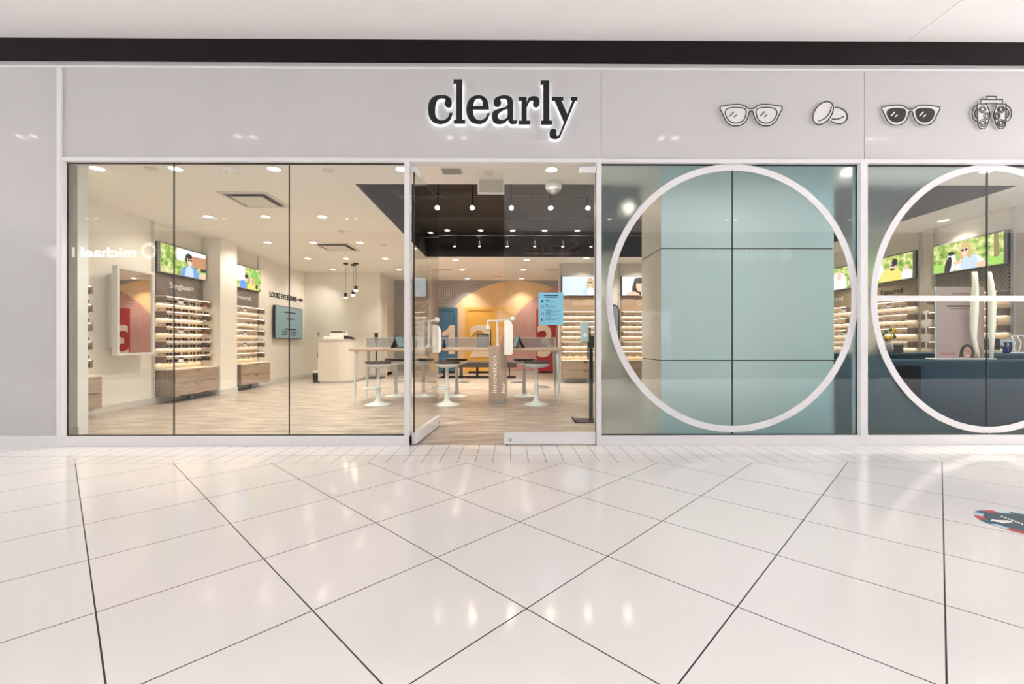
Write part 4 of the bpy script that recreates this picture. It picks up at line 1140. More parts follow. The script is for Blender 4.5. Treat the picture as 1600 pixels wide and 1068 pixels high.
round_fix('smoke_detector', 'white smoke detector near the shopfront glass', 'smoke detector', 359, 265.5, sm)
sp_ = [('cover', [(0.06, -0.0005), (0.06, -0.008), (0.05, -0.013), (1e-6, -0.014)], 'vent')]
round_fix('sprinkler_cover', 'flat round sprinkler cover near the first window joint', 'sprinkler', 236, 264.5, sp_)
round_fix('sprinkler_cover', 'flat round sprinkler cover ahead of the recess corner', 'sprinkler', 513, 267, sp_)
round_fix('sprinkler_cover', 'flat round sprinkler cover above the hanging sign', 'sprinkler', 764, 269.5, sp_)
round_fix('sprinkler_cover', 'flat round sprinkler cover beside the pendant lamps', 'sprinkler', 600, 382, sp_)
round_fix('sprinkler_cover', 'flat round sprinkler cover beside the square air diffuser', 'sprinkler', 534, 361, sp_)
round_fix('dome_camera', 'white ceiling dome camera in front of the black recess', 'camera', 865, 286, [('housing', [(0.085, -0.0005), (0.10, -0.02), (0.10, -0.06), (0.08, -0.09)], 'white'), ('dome', [(0.08, -0.09), (0.06, -0.115), (0.03, -0.13), (1e-6, -0.135)], 'grey')], ZC)
y = 5.28; p0, p1 = at(746.5, 279.5, y), at(788, 303, y)
t = thing('hanging_sign', 'blank grey white-framed sign box hanging above the entrance', 'sign', (p0.x, y, ZC))
w = p1.x - p0.x; zt, zb = p0.z - ZC, p1.z - ZC
MB().box(-0.02, w + 0.03, -0.015, 0.015, zt + 0.0, zt + 0.025, 'grey').box(0.03, 0.05, -0.006, 0.006, zt + 0.025, -0.0005, 'grey').box(w - 0.05, w - 0.03, -0.006, 0.006, zt + 0.025, -0.0005, 'grey').build('bracket', t)
MB().box(0, w, -0.02, 0.02, zb, zt, 'white').build('frame', t, 0.003)
MB().box(0.012, w - 0.012, -0.0225, -0.02, zb + 0.012, zt - 0.012, 'exit_face').build('face', t)
# pendants over the counter
for lab, px, ytop, ybot, py_top in (('black pendant lamp hanging lowest, nearest the wall screen', 540, 411, 464, 411), ('black pendant lamp hanging in the middle of the three', 552, 413, 460, 413), ('black pendant lamp hanging highest of the three', 556, 411, 453, 411)):
    y = row_y(py_top); p = at(px, 411, y)
    zb = at(px, ybot + 0.0, y).z - ZC; r = 0.042
    t = thing('pendant_lamp', lab, 'pendant lamp', (p.x, y, ZC))
    MB().cyl((0, 0, -0.035), (0, 0, -0.0005), 0.06, 'black').build('ceiling_rose', t)
    MB().cyl((0, 0, zb + 0.09), (0, 0, -0.03), 0.005, 'black', n=8).build('cord', t)
    MB().cyl((0, 0, zb + 0.0), (0, 0, zb + 0.10), r, 'black').build('shade', t)
    MB().cyl((0, 0, zb - 0.035), (0, 0, zb - 0.0005), r * 0.93, 'pendant_lamp', r1=r*0.97).build('diffuser', t)

# ================================================================== RECEPTION COUNTER
YC = 10.75
cx0, cx1 = at(497, 534, YC).x, -3.86
zc = at(520, 529.5, YC).z
rr = 0.34
def cplan(o=0.0): return [(cx0 - o, YC + 1.25), (cx0 - o, YC - o)] + ell(cx1 - rr, YC + rr, rr + o, rr + o, 12, 0, -math.pi/2, 0, False) + [(cx1 + o, YC + 1.25)]
t = thing('reception_counter', 'off white reception counter with one rounded corner at the rear', 'counter', (0, 0, 0))
b = MB(); pl = cplan()[::-1]
pl = [(x, y) for x, y in cplan()]
b.plan(pl, 0.05, zc - 0.025, 'counter'); b.build('body', t)
MB().plan(cplan(0.012), zc - 0.025, zc, 'counter').build('worktop', t)
MB().plan(cplan(-0.03), 0.0, 0.05, 'base').build('plinth', t)
p = at(534, 529, 11.2)
t = thing('printer', 'white printer with dark paper slot on the reception counter', 'printer', (at(529, 529, 11.1).x, 11.1, zc))
MB().box(-0.16, 0.17, -0.15, 0.18, 0.001, 0.17, 'white').build('body', t, 0.015)
MB().box(-0.13, 0.14, -0.153, 0.1, 0.165, 0.195, 'black').box(-0.15, 0.16, -0.14, 0.17, 0.195, 0.215, 'white').build('paper_slot', t, 0.004)
MB().box(-0.33, -0.161, -0.14, 0.1, 0.001, 0.07, 'white').build('tray', t, 0.01)
t = thing('desk_phone', 'black desk phone beside the printer on the counter', 'phone', (at(546, 529, 11.0).x, 11.0, zc))
MB().prism([(-0.10, 0.001), (0.12, 0.001), (0.12, 0.02), (-0.06, 0.09), (-0.10, 0.09)], -0.1, 0.1, 'black').build('base', t, 0.005)
MB().box(0.02, 0.11, -0.11, -0.06, 0.021, 0.055, 'black').build('handset', t, 0.008)
o = MB().box(-0.055, 0.055, -0.008, 0, -0.085, 0.085, 'white').box(-0.025, 0.025, -0.0095, -0.008, 0.01, 0.05, 'dark_trim').box(-0.025, 0.025, -0.0095, -0.008, -0.05, -0.01, 'grey').build('wall_socket')
p = at(498, 522, YR); o.location = (p.x, YR - 0.0005, p.z); tag(o, 'small white socket plate on the rear wall above the counter', 'socket')
p = at(494, 534, 10.95)
t = thing('waste_bin', 'black waste bin with white liner beside the reception counter', 'bin', (p.x + 0.015, 10.95, 0))
MB().lathe([(1e-6, 0.004), (0.075, 0.004), (0.085, 0.02), (0.10, 0.28), (0.095, 0.28), (0.08, 0.03)], 'black', n=24).build('bucket', t)
MB().lathe([(0.1005, 0.24), (0.104, 0.285), (0.092, 0.285)], 'white', n=24).build('liner', t)
c = MB().tube([(cx0 - 0.012, 10.9, 0.85), (cx0 - 0.05, 10.88, 0.80), (cx0 - 0.055, 10.86, 0.66), (cx0 - 0.02, 10.88, 0.5), (cx0 - 0.012, 10.9, 0.30), (cx0 - 0.02, 10.92, 0.012)], 0.008, 'black').build('power_cord')
tag(c, 'black power cord looping down the side of the reception counter', 'cord')
# small stand and pale door behind the counter
p = at(588, 534, 12.2)
t = thing('floor_stand', 'slim black floor stand behind the long wooden table', 'stand', (p.x, 12.2, 0))
MB().box(-0.2, 0.2, -0.15, 0.15, 0, 0.03, 'black').build('base_plate', t)
MB().cyl((0, 0, 0.03), (0, 0, 1.22), 0.018, 'black').build('pole', t)
MB().box(-0.035, 0.035, -0.05, 0.05, 1.0, 1.25, 'black').build('holder', t)
d = tag(bpy.data.objects.new('door_6', None), kind='structure'); COL.objects.link(d)
MB().box(xs, xs + 0.03, YR + 0.55, YR + 0.62, 0, 2.05, 'shop_wall').box(xs, xs + 0.03, YR + 1.2, YR + 1.27, 0, 2.05, 'shop_wall').box(xs, xs + 0.03, YR + 0.62, YR + 1.2, 1.98, 2.05, 'shop_wall').build('door_frame', d)
MB().box(xs, xs + 0.012, YR + 0.62, YR + 1.2, 0.01, 1.98, 'cream').build('door_panel', d)

# ================================================================== INNOVATION BAR
YT = 7.15
t = thing('bar_table', 'long high wooden table with tapered white legs in the shop centre', 'table', (0, 0, 0))
tx0, tx1 = -2.60, 0.90
zt = at(800, 543.5, YT).z
MB().box(tx0, tx1, YT, YT + 0.78, zt - 0.05, zt, 'oak_light').build('top', t, 0.012)
for x, y in ((tx0 + 0.1, YT + 0.08), (tx0 + 0.1, YT + 0.70), (tx1 - 0.1, YT + 0.08), (tx1 - 0.1, YT + 0.70)):
    s = 1 if x < 0 else -1
    MB().cyl((x - s*0.03, y, 0), (x, y, zt - 0.05), 0.016, 'stool_white', r1=0.03, n=16).build('leg', t)
zb = at(776, 540, YT).z
bx0, bx1 = at(763.8, 534, YT - 0.02).x, at(792, 534, YT - 0.02).x
t = thing('bar_pedestal', 'oak pedestal in the table centre lettered innovation bar', 'pedestal', ((bx0 + bx1)/2, YT - 0.02, 0))
hw = (bx1 - bx0)/2
MB().box(-hw, hw, 0, 0.018, 0.075, zb - 0.05, 'oak_upright').box(-hw, hw, 0.02, 0.84, 0.075, zt - 0.055, 'oak_upright').build('body', t)
MB().box(-hw - 0.003, hw + 0.003, -0.002, 0.018, zb - 0.05, zb, 'oak_upright').build('cap', t)
MB().box(-hw + 0.004, hw - 0.004, 0.003, 0.83, 0, 0.075, 'grey').build('plinth', t)
UPRIGHT = FRONT @ Matrix.Rotation(R(90), 4, 'Z')
def up_text(body, px0, px1, py0, py1):
    a, b = at(px0, py1, YT - 0.02), at(px1, py0, YT - 0.02)
    me = text_mesh(body, (b.x - a.x) * 0.95, b.z - a.z, 0.002)
    MB().mesh(me, 'letter_white', Matrix.Translation((b.x - (bx0 + bx1)/2, -0.003, (a.z + b.z)/2)) @ UPRIGHT).build('lettering', t)
up_text('innovation', 768, 776, 556, 613); up_text('bar', 782.5, 789.5, 597, 613)
# perforated screens standing on the table
for lab, p0, p1 in (('perforated grey metal screen at the reception end of the long table', 572, 660), ('perforated grey metal screen on the long table before doors one and two', 690, 764), ('perforated grey metal screen at the red door end of the long table', 797, 867)):
    y = YT + 0.39
    xa, xb = at(p0, 534, y).x, at(p1, 534, y).x
    h = at(p0, 527, y).z - zt
    t = thing('table_screen', lab, 'screen', ((xa + xb)/2, y, zt)); w = (xb - xa)/2
    MB().box(-w, w, -0.0015, 0.0015, 0.008, h - 0.008, 'mesh_screen').build('perforated_sheet', t)
    MB().box(-w - 0.01, w + 0.01, -0.006, 0.006, h - 0.008, h, 'frame').box(-w - 0.01, -w, -0.006, 0.006, 0, h - 0.008, 'frame').box(w, w + 0.01, -0.006, 0.006, 0, h - 0.008, 'frame').box(-w, w, -0.006, 0.006, 0, 0.008, 'frame').build('frame', t)
def tablet(px, label, lean):
    y = YT + 0.2; x = at(px, 534, y).x
    t = thing('tablet', label, 'tablet', (x, y, zt), R(lean))
    MB().add([(-0.11, 0.0, 0.002), (0.11, 0.0, 0.002), (0.11, 0.075, 0.20), (-0.11, 0.075, 0.20), (-0.11, 0.012, 0.0), (0.11, 0.012, 0.0), (0.11, 0.087, 0.196), (-0.11, 0.087, 0.196)],
             [(0,1,2,3), (4,7,6,5), (0,4,5,1), (1,5,6,2), (2,6,7,3), (3,7,4,0)], 'black').build('case', t)
    MB().add([(-0.1, 0.003, 0.016), (0.1, 0.003, 0.016), (0.1, 0.07, 0.188), (-0.1, 0.07, 0.188)], [(0,1,2,3)], 'screen').build('display', t)
    MB().add([(-0.08, 0.075, 0.17), (0.08, 0.075, 0.17), (0.08, 0.17, 0.0), (-0.08, 0.17, 0.0), (-0.08, 0.08, 0.16), (0.08, 0.08, 0.16), (0.08, 0.164, 0.0), (-0.08, 0.164, 0.0)],
             [(0,1,2,3), (4,7,6,5), (0,4,5,1), (3,2,6,7)], 'black').build('stand', t)
tablet(628, 'black tablet on a stand at the reception end of the long table', 70)
tablet(803, 'black tablet on a stand at the red door end of the long table', -75)
t = thing('tabletop_display', 'small black framed display standing beside the pedestal', 'display', (at(754.5, 534, YT + 0.6).x, YT + 0.6, zt))
for x0, x1, z0, z1 in ((-0.105, -0.09, 0, 0.24), (0.09, 0.105, 0, 0.24), (-0.09, 0.09, 0.225, 0.24), (-0.09, 0.09, 0, 0.015)): MB().box(x0, x1, -0.01, 0.01, z0, z1, 'black').build('border', t)
MB().box(-0.09, 0.09, 0.0, 0.006, 0.015, 0.225, 'grey').build('panel', t)
MB().box(-0.06, 0.06, 0.01, 0.07, 0, 0.006, 'black').build('foot', t)
t = thing('pen_stylus', 'slim black upright stick on the pedestal cap', 'stylus', (at(766.5, 534, YT + 0.3).x, YT + 0.3, zt))
MB().cyl((0, 0, 0), (0, 0, 0.012), 0.03, 'black').build('base', t)
MB().cyl((0, 0, 0.012), (0, 0, 0.30), 0.009, 'black', n=12).build('shaft', t)
def bottle(x, y, z, label, s=1.0, name='spray_bottle', m='blue_glass'):
    t = thing(name, label, 'bottle', (x, y, z))
    MB().lathe([(1e-6, 0.001), (0.026*s, 0.001), (0.028*s, 0.01*s), (0.028*s, 0.07*s), (0.012*s, 0.09*s), (0.011*s, 0.1*s)], m, n=20).build('body', t)
    MB().cyl((0, 0, 0.1*s), (0, 0, 0.135*s), 0.014*s, 'black', n=14).cyl((0, 0, 0.128*s), (-0.03*s, 0, 0.132*s), 0.006*s, 'black', n=8).build('spray_head', t)
    return t
bottle(at(694, 534, YT + 0.1).x, YT + 0.1, zt, 'small cobalt blue spray bottle on the long wooden table')
# white jointed arms with hanging face plates
def arm(label, px, ylift, plate, post_px):
    y = YT + 0.45; yb = 6.98
    bx = at(post_px, 534, y).x
    ball = at(px, ylift, yb)
    t = thing('jointed_arm', label, 'jointed arm', (bx, y, zt))
    MB().lathe([(1e-6, 0.001), (0.06, 0.001), (0.06, 0.015), (0.03, 0.05), (0.022, 0.055)], 'white', n=24).build('base', t)
    top = ball.z - zt
    MB().cyl((0, 0, 0.05), (0, 0, top + 0.015), 0.02, 'white', n=16).build('post', t)
    MB().cyl((0, 0, top), (ball.x - bx, yb - y, top), 0.017, 'white', n=16).build('boom', t)
    MB().ball((ball.x - bx, yb - y, top), 0.043, 'white', 20).build('joint', t)
    a, b = at(plate[0], plate[1], yb - 0.03), at(plate[2], plate[3], yb - 0.03)
    w = b.x - a.x; cxx = (a.x + b.x)/2 - bx; z0, z1 = b.z - zt, a.z - zt
    prof = [(cxx - w/2, z0), (cxx + w/2 - 0.02, z0), (cxx + w/2, z0 + 0.03), (cxx + w/2, z1 - 0.09), (cxx + w/2 - 0.035, z1 - 0.02), (cxx + w/2 - 0.08, z1), (cxx - w/2, z1)]
    MB().prism(prof, yb - y - 0.075, yb - y - 0.044, 'white').build('face_plate', t, 0.004)
    return t, bx, y, top
t, bx, y, top = arm('white jointed arm with hanging plate beside the innovation bar pedestal', 801, 498, (788, 500, 801.5, 554), 777)
q = at(762, 500, y); q2 = at(762, 512, y)
MB().cyl((0, 0, top), (q.x - bx, 0, top), 0.017, 'white', n=16).cyl((q.x - bx, 0, top + 0.015), (q.x - bx, 0, q2.z - zt), 0.016, 'white', n=14).build('rear_boom', t)
MB().ball((q.x - bx, 0, q2.z - zt), 0.05, 'white', 20).build('rear_joint', t)
arm('white jointed arm with hanging plate beside the open door leaf', 683, 499.5, (676.5, 507, 689.5, 550.5), 670)

# ---- stools
def make_stool():
    t = thing('bar_stool', '-', 'stool')
    MB().lathe([(1e-6, 0.0), (0.205, 0.0), (0.207, 0.008), (0.175, 0.018), (0.11, 0.034), (0.065, 0.055), (0.045, 0.085), (0.036, 0.16)], 'stool_white', n=36).build('base', t)
    p = MB().cyl((0, 0, 0.16), (0, 0, 0.34), 0.034, 'stool_white').cyl((0, 0, 0.34), (0, 0, 0.60), 0.026, 'stool_white').build('pole', t)
    MB().lathe([(0.038, 0.255), (0.041, 0.26), (0.041, 0.285), (0.038, 0.29)], 'stool_white', n=20).build('collar', p)
    MB().tube([(-0.03, 0.02, 0.272), (-0.14, 0.05, 0.272), (-0.215, 0.01, 0.272), (-0.235, -0.07, 0.272), (-0.19, -0.15, 0.272), (-0.09, -0.18, 0.272), (-0.02, -0.13, 0.272), (0.0, -0.03, 0.272)], 0.011, 'stool_white', 10).build('footrest', t)
    MB().lathe([(0.03, 0.585), (0.10, 0.595), (0.185, 0.615), (0.198, 0.64), (0.198, 0.655)], 'stool_white', n=36).build('seat_shell', t)
    v, f = [], []; n, k = 36, 6
    for j in range(k + 1):
        for i in range(n):
            a = 2*math.pi*i/n; r = 0.196 * j / k; x, y = r*math.cos(a), r*math.sin(a)
            v.append((x, y, 0.690 + 0.55*x*x - 0.2*y*y + (0 if j < k else -0.012)))
    for j in range(k):
        for i in range(n): f.append((j*n + i, (j+1)*n + i, (j+1)*n + (i+1) % n, j*n + (i+1) % n))
    c = MB().add(v, f, 'cushion', True)
    c.lathe([(0.198, 0.655), (0.199, 0.68), (0.196, 0.694)], 'cushion', n=36)
    c.build('cushion', t)
    MB().tube([(0.03, -0.02, 0.59), (0.10, -0.06, 0.585), (0.16, -0.09, 0.555)], 0.006, 'chrome', 8).build('lever', t)
    return t
stool = None
for lab, x, y, rz in (('white pedestal stool with taupe seat at the reception end, near side', -2.08, 7.02, 20), ('white pedestal stool with taupe seat at the reception end, far side of the table', -2.08, 8.12, 200),
                      ('white pedestal stool with taupe seat near the pedestal, near side', -0.985, 7.02, -50), ('white pedestal stool with taupe seat near the pedestal, far side of the table', -0.96, 8.1, 150),
                      ('white pedestal stool with taupe seat at the red door end, near side', 0.44, 7.02, 190), ('white pedestal stool with taupe seat at the red door end, far side of the table', 0.28, 8.1, 0),
                      ('white pedestal stool with taupe seat seen through the open door leaf', -1.57, 8.1, 170)):
    if stool is None: stool = tag(make_stool(), lab, group='stools around the long table'); o = stool; o.location = (x, y, 0); o.rotation_euler = (0, 0, R(rz))
    else: o = dup(stool, (x, y, 0), R(rz), lab)

# ---- bench before the dotted wall
bx0, bx1 = at(684, 534, 12.3).x, at(807, 534, 12.3).x
t = thing('bench', 'long taupe upholstered bench on black legs before the numbered doors', 'bench', ((bx0 + bx1)/2, 12.1, 0)); w = (bx1 - bx0)/2
MB().box(-w, w, 0, 0.5, 0.30, 0.45, 'cushion').build('seat', t, 0.02)
for k in range(5):
    x = -w + 0.2 + k * (2*w - 0.4)/4
    MB().box(x - 0.018, x + 0.018, 0.03, 0.06, 0.03, 0.30, 'black').box(x - 0.018, x + 0.018, 0.44, 0.47, 0.03, 0.30, 'black').build('leg', t)
MB().box(-w + 0.05, -w/3, 0.01, 0.08, 0, 0.03, 'black').box(-w/3 + 0.1, w - 0.02, 0.01, 0.08, 0, 0.03, 'black').box(-w + 0.05, w - 0.02, 0.42, 0.49, 0, 0.03, 'black').build('foot_rail', t)

# ================================================================== BY THE DOORS
y = 5.55
px = at(921, 534, y)
t = thing('sanitizer_stand', 'black floor stand with pale blue hand sanitizer dispenser inside the closed door', 'dispenser stand', (px.x, y, 0))
MB().box(-0.20, 0.16, -0.13, 0.17, 0, 0.012, 'black').build('base_plate', t, 0.003)
MB().box(-0.2, -0.185, -0.13, 0.17, 0.012, 0.03, 'black').build('base_lip', t)
MB().box(0.0, 0.045, 0.0, 0.03, 0.012, 1.05, 'black').build('pole', t)
MB().box(-0.02, 0.055, -0.03, 0.045, 0.93, 1.08, 'black').box(0.0, 0.012, -0.03, 0.03, 1.08, 1.18, 'black').box(-0.028, -0.02, -0.06, 0.0, 0.78, 0.93, 'black').build('holder', t)
a, b = at(907, 502.5, y), at(919, 534.5, y)
MB().box(a.x - px.x, b.x - px.x, -0.06, 0.05, b.z, a.z, 'dispenser').build('dispenser', t, 0.012)
MB().box(b.x - px.x - 0.004, b.x - px.x + 0.004, -0.045, -0.015, b.z + 0.07, b.z + 0.10, 'black').cyl(((a.x+b.x)/2 - px.x, -0.061, b.z + 0.09), ((a.x+b.x)/2 - px.x, -0.06, b.z + 0.09), 0.024, 'white').build('sensor_window', t)
# notice on the closed door
YN = D + 0.03 + 0.0085
a, b = at(841, 457, YN), at(880, 507.5, YN)
t = thing('door_notice', 'light blue printed notice stuck on the closed glass door', 'notice', ((a.x + b.x)/2, YN - 0.017, b.z))
w, h = (b.x - a.x), a.z - b.z
MB().box(-w/2, w/2, -0.0006, 0.0, 0, h, 'sky_blue').build('sheet', t)
k = MB()
def bar(x0, x1, z, hh, m): k.box((x0 - 0.5)*w, (x1 - 0.5)*w, -0.0012, -0.0007, (z - hh/2)*h, (z + hh/2)*h, m)
bar(.22, .78, .905, .03, 'navy_ink'); bar(.24, .77, .855, .024, 'navy_ink')
for z, n_ in ((.77, 3), (.62, 3), (.46, 3), (.36, 3), (.22, 3)):
    bar(.29, .29 + .1 + .2*((n_ * z * 7) % 1), z, .018, 'navy_ink')
    for i in range(2): bar(.29, .62 + .25*((z*13 + i*.37) % 1), z - .035 - .03*i, .010, 'blue_ink')
k.build('text_line', t)
k = MB()
k.mesh(curve_mesh([ell((.16 - .5)*w, .735*h, .055*w, .035*h, 20)], 0.0003), 'navy_ink', Matrix.Translation((0, -0.001, 0)) @ FRONT)
k.mesh(curve_mesh([ell((.16 - .5)*w, .56*h, .06*w, .05*h, 20), ell((.16 - .5)*w, .56*h, .04*w, .034*h, 20)], 0.0003), 'blue_ink', Matrix.Translation((0, -0.001, 0)) @ FRONT)
bar(.11, .14, .35, .07, 'blue_ink'); bar(.19, .22, .35, .07, 'blue_ink'); bar(.12, .17, .16, .07, 'navy_ink')
k.build('symbol', t)

# ================================================================== NAVY WINDOW COUNTER AND WHAT STANDS ON IT
YN0 = 4.56
zl = at(1450, 562.5, YN0).z; zu = at(1450, 552, 4.95).z
nx0, nx1 = CX1 + 0.04, 6.4
hx0, hx1 = at(1399, 534, YN0).x, at(1439, 534, YN0).x
hz0, hz1 = at(1420, 622, YN0).z, at(1420, 571, YN0).z
t = thing('window_counter', 'navy lacquered two level counter inside the display window', 'counter', (0, 0, 0))
b = MB()
b.box(nx0, hx0, YN0, 4.95, 0, zl - 0.02, 'navy').box(hx1, nx1, YN0, 4.95, 0, zl - 0.02, 'navy').box(hx0, hx1, YN0, 4.95, 0, hz0, 'navy').box(hx0, hx1, YN0, 4.95, hz1, zl - 0.02, 'navy')
b.box(hx0, hx1, 4.88, 4.95, hz0, hz1, 'black')
b.build('body', t)
MB().box(nx0, nx1, YN0 - 0.01, 4.95, zl - 0.02, zl, 'navy_top').build('ledge', t, 0.003)
MB().box(nx0, nx1, 4.951, 5.9, 0, zu - 0.025, 'navy').build('rear_body', t)
MB().box(nx0, nx1, 4.951, 5.92, zu - 0.025, zu, 'navy_top').build('worktop', t, 0.003)
# poster board
a, b = at(1463, 447, 4.74), at(1538, 560.5, 4.74)
w, h = b.x - a.x, a.z - b.z
t = thing('poster_board', 'dusty rose poster board with two smiling women on the navy counter', 'poster', ((a.x + b.x)/2, 4.74, zl))
MB().box(-w/2 - 0.07, w/2 + 0.075, -0.06, 0.06, 0.001, 0.015, 'white').build('foot', t, 0.003)
MB().box(-w/2, w/2, 0.0, 0.012, 0.0155, h, 'poster_pink').box(-w/2 - 0.006, -w/2, 0.0, 0.012, 0.0155, h, 'dispenser').build('board', t)
pr = MB()
def sh(kind, m, a_, i):
    if kind == 'e': q = [(min(max(x, -w/2), w/2), min(max(z, 0.018), h)) for x, z in ell((a_[0] - .5)*w, a_[1]*h, a_[2]*w, a_[3]*h, 26, R(a_[4]) if len(a_) > 4 else 0)]
    else: q = [((x - .5)*w, z*h) for x, z in a_]
    pr.flat(q, -0.0006 * (i + 1), m)
lay = [('e','hair_brown',(.85,.10,.11,.13,20)),('e','skin',(.80,.12,.06,.09,15)),('e','hair_dark',(.64,.09,.155,.12)),('e','hair_dark',(.54,.02,.07,.08)),('e','red_ink',(.62,-.02,.2,.055)),('e','skin',(.55,.0,.1,.04)),('e','skin',(.64,.095,.085,.085)),('e','ink',(.605,.11,.013,.006)),('e','ink',(.675,.11,.013,.006)),('e','white',(.645,.052,.035,.012,5)),
       ('e','hair_brown',(.80,.20,.05,.035,-30))]
for i, l in enumerate(lay): sh(*l, i)
pr.build('portrait_print', t)
tx = MB()
for x0, x1, z, hh in ((.32, .84, .905, .006), (.10, .90, .885, .006), (.14, .9, .862, .006), (.22, .80, .735, .02), (.28, .78, .70, .008)):
    tx.box((x0 - .5)*w, (x1 - .5)*w, -0.0015, -0.0004, (z - hh/2)*h, (z + hh/2)*h, 'hair_dark')
tx.mesh(curve_mesh([ell((.62 - .5)*w, .83*h, .02*w, .012*h, 12)], 0.0004), 'hair_dark', Matrix.Translation((0, -0.001, 0)) @ FRONT)
tx.build('text_line', t)
MB().mesh(text_mesh('clearly', 0.03, 0.17, 0.0006), 'red_ink', Matrix.Translation((-w/2 + 0.12, -0.0012, 0.05)) @ FRONT).build('small_name', t)
def reflection_band(label, pts, y, z0):  # pale reflections in the window glass, modelled as solid strips
    """bent upright strip standing in for a reflection in the glass"""
    b = MB(); v = []
    for l, r, pz in pts: v += [(at(l, pz, y).x, at(r, pz, y).x, at(l, pz, y).z)]
    c0 = (v[-1][0] + v[-1][1])/2
    o = thing('reflection_strip', label, 'display card', (c0, y, z0))
    n = len(v); vs = []
    for i, (xl, xr, z) in enumerate(v):
        zz = max(z - z0, 0.0)
        for yy in (-0.002, 0.002): vs += [(xl - c0, yy, zz), (xr - c0, yy, zz)]
    fs = []
    for i in range(n - 1):
        p, q = i*4, (i+1)*4
        fs += [(p, p+1, q+1, q), (p+2, q+2, q+3, p+3), (p, q, q+2, p+2), (p+1, p+3, q+3, q+1)]
    fs += [(0, 2, 3, 1), (n*4-4, n*4-3, n*4-1, n*4-2)]
    b.add(vs, fs, 'reflection_band', True); b.build('strip', o)
reflection_band('curved cream strip imitating a glass reflection in front of the rose poster board', [(1518, 1527, 424), (1518.5, 1529, 445), (1516.5, 1529.5, 470), (1515.5, 1529, 490), (1515.5, 1527, 510), (1518, 1526, 530), (1522, 1530, 548), (1527, 1531, 562.5)], 4.69, zl + 0.016)
reflection_band('tapering cream strip imitating a glass reflection just past the rose poster board', [(1541, 1549, 424), (1542, 1554, 445), (1544, 1557, 470), (1544, 1556, 500), (1545, 1554, 530), (1546, 1552, 562.5)], 4.70, zl + 0.016)
# things on the upper worktop
def vase():
    p = at(1386, 534, 5.15)
    t = thing('flower_vase', 'glass vase of yellow flowers on the navy counter', 'vase', (p.x, 5.15, zu))
    MB().lathe([(1e-6, 0.002), (0.045, 0.002), (0.062, 0.05), (0.055, 0.10), (0.045, 0.12), (0.042, 0.12), (0.05, 0.09), (0.055, 0.05), (0.04, 0.012)], 'grey', n=24).build('vase', t)
    st, fl, lf = MB(), MB(), MB(); rg = random.Random(5)
    for k in range(12):
        a = rg.uniform(0, 6.28); r = rg.uniform(0.02, 0.09); z = rg.uniform(0.16, 0.28)
        st.tube([(0.01*math.cos(a), 0.01*math.sin(a), 0.03), (r*0.5*math.cos(a), r*0.5*math.sin(a), z*0.7), (r*math.cos(a), r*math.sin(a), z)], 0.0025, 'leaf', 5)
        (fl if k % 2 else lf).ball((r*math.cos(a), r*math.sin(a), z), 0.017, 'flower' if k % 2 else 'leaf', 8, 1.5)
    st.build('stem', t); fl.build('flower', t); lf.build('leaves', t)
vase()
p0, p1 = at(1392.5, 538, 5.2), at(1412, 538, 5.2)
o = MB().box(p0.x, p1.x, 5.2, 5.45, zu + 0.0005, p0.z, 'black').build('black_box', None, 0.004); tag(o, 'plain black box beside the flower vase', 'box')
bottle(at(1571.5, 534, 5.1).x, 5.1, zu, 'cobalt blue spray bottle on the navy counter nearer the poster', 0.95)
bottle(at(1579, 534, 5.12).x, 5.12, zu, 'cobalt blue spray bottle on the navy counter further from the poster', 0.95)
p = at(1573, 538, 5.55)
t = thing('table_mirror', 'oval grey tabletop mirror behind the blue bottles', 'mirror', (p.x, 5.55, zu))
MB().lathe([(1e-6, 0.001), (0.06, 0.001), (0.055, 0.012), (0.01, 0.02), (0.008, 0.07)], 'grey', n=20).build('base', t)
MB().prism(ell(0, 0.12, 0.125, 0.055, 32), -0.012, 0.0, 'grey').prism(ell(0, 0.12, 0.112, 0.045, 32), -0.0135, -0.0121, 'dispenser').build('glass', t)
p = at(1552, 534, 5.3)
t = thing('display_tray', 'low cream display tray behind the tapering reflection strip', 'tray', (p.x, 5.3, zu))
MB().box(-0.12, 0.17, -0.10, 0.10, 0.001, 0.012, 'cream').box(-0.12, 0.17, -0.10, -0.09, 0.012, 0.035, 'cream').box(-0.12, 0.17, 0.09, 0.10, 0.012, 0.035, 'cream').box(-0.12, -0.11, -0.09, 0.09, 0.012, 0.035, 'cream').box(0.16, 0.17, -0.09, 0.09, 0.012, 0.035, 'cream').build('tray', t)
p = at(1551, 534, 5.5)
o = MB().box(p.x - 0.09, p.x + 0.1, 5.5, 5.62, zu + 0.0005, zu + 0.17, 'black').build('storage_box', None, 0.003); tag(o, 'small black storage box behind the cream display tray', 'box')
t = thing('eyewear_stand', 'white wire stand holding frames past the blue bottles', 'stand', (at(1595, 534, 5.05).x, 5.05, zu))
w_ = MB()
for sx in (-0.07, 0.0, 0.07): w_.tube([(sx - 0.03, 0, 0.004), (sx, 0.0, 0.12), (sx + 0.02, 0.05, 0.20)], 0.006, 'white', 6)
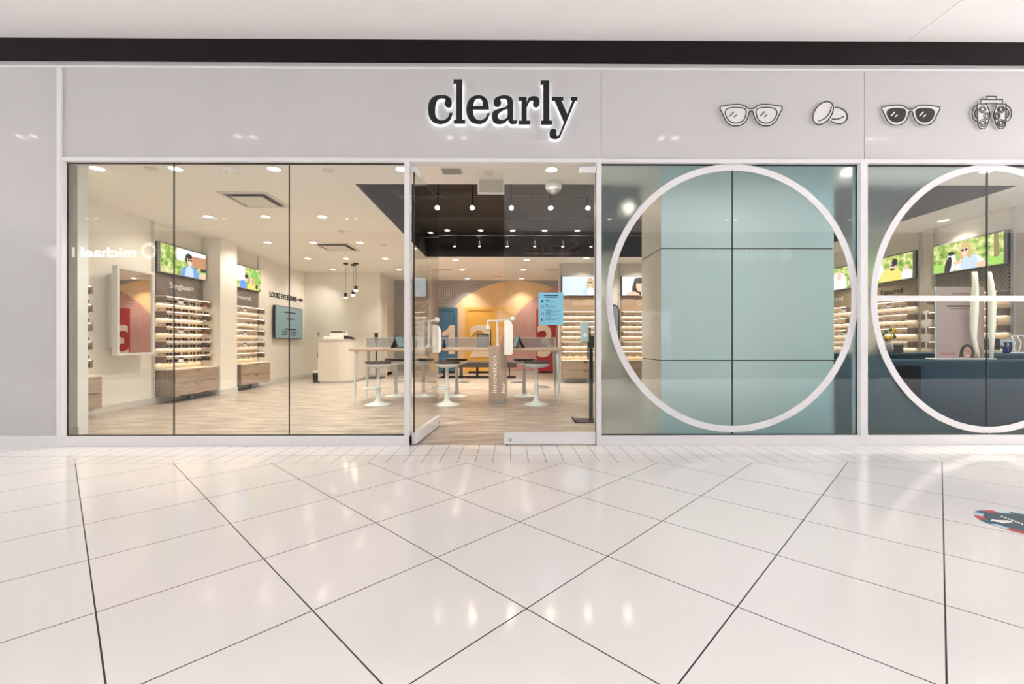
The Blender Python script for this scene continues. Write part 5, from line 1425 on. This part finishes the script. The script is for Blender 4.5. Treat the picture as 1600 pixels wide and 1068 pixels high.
w_.tube([(-0.12, 0.0, 0.006), (0.12, 0.0, 0.006)], 0.006, 'white', 6); w_.tube([(-0.05, 0.05, 0.196), (0.11, 0.05, 0.204)], 0.006, 'white', 6)
w_.build('wire_frame', t)

# ================================================================== FLOOR STICKER
t = thing('floor_sticker', 'round blue and red floor sticker with a white arrow on the mall tiles', 'floor sticker', (2.84, 2.40, 0))
r0 = 0.20; b = MB()
M['st_blue'] = painted('sticker blue', (0.035, 0.13, 0.22), 0.4, 0.03); M['st_red'] = painted('sticker red', (0.62, 0.07, 0.07), 0.4, 0.03)
M['st_pale'] = painted('sticker pale blue', (0.55, 0.70, 0.86), 0.4, 0.03); M['st_dark'] = painted('sticker slate', (0.055, 0.10, 0.125), 0.4, 0.03)
cyc = ['st_pale', 'st_red', 'st_blue']
for k in range(18):
    a0, a1 = 2*math.pi*k/18, 2*math.pi*(k+1)/18
    q = [(r*math.cos(a), r*math.sin(a), 0.0012) for r, a in ((r0, a0), (r0, (a0+a1)/2), (r0, a1), (r0*0.8, a1), (r0*0.8, (a0+a1)/2), (r0*0.8, a0))]
    b.add(q, [tuple(range(6))], cyc[k % 3])
b.cyl((0, 0, 0.0002), (0, 0, 0.001), r0, 'st_blue', n=36)
b.build('ring', t)
MB().cyl((0, 0, 0.0011), (0, 0, 0.0016), r0*0.79, 'st_dark', n=36).build('disc', t)
def st_loc(px, py):
    w = atz(px, py, 0.0); return (w.x - 2.84, w.y - 2.40)
a = MB()
pts = [st_loc(*p) for p in ((1547.5, 813.7), (1550.5, 811), (1555, 812.3), (1575, 813), (1583, 816), (1567, 817.8), (1563, 816.2))]
a.add([(x, y, 0.0021) for x, y in pts], [tuple(range(len(pts)))[::-1]], 'letter_white')
a.build('arrow', t)
c_ = MB()
for k in range(9):
    p0, p1 = (1564 + k*5.2, 805.5 + k*1.9), (1567.6 + k*5.2, 806.8 + k*1.9)
    q = [st_loc(*p0), st_loc(*p1), st_loc(p1[0], p1[1] + 2.0), st_loc(p0[0], p0[1] + 2.0)]
    c_.add([(x, y, 0.0021) for x, y in q], [(3, 2, 1, 0)], 'letter_white')
c_.build('text_print', t)
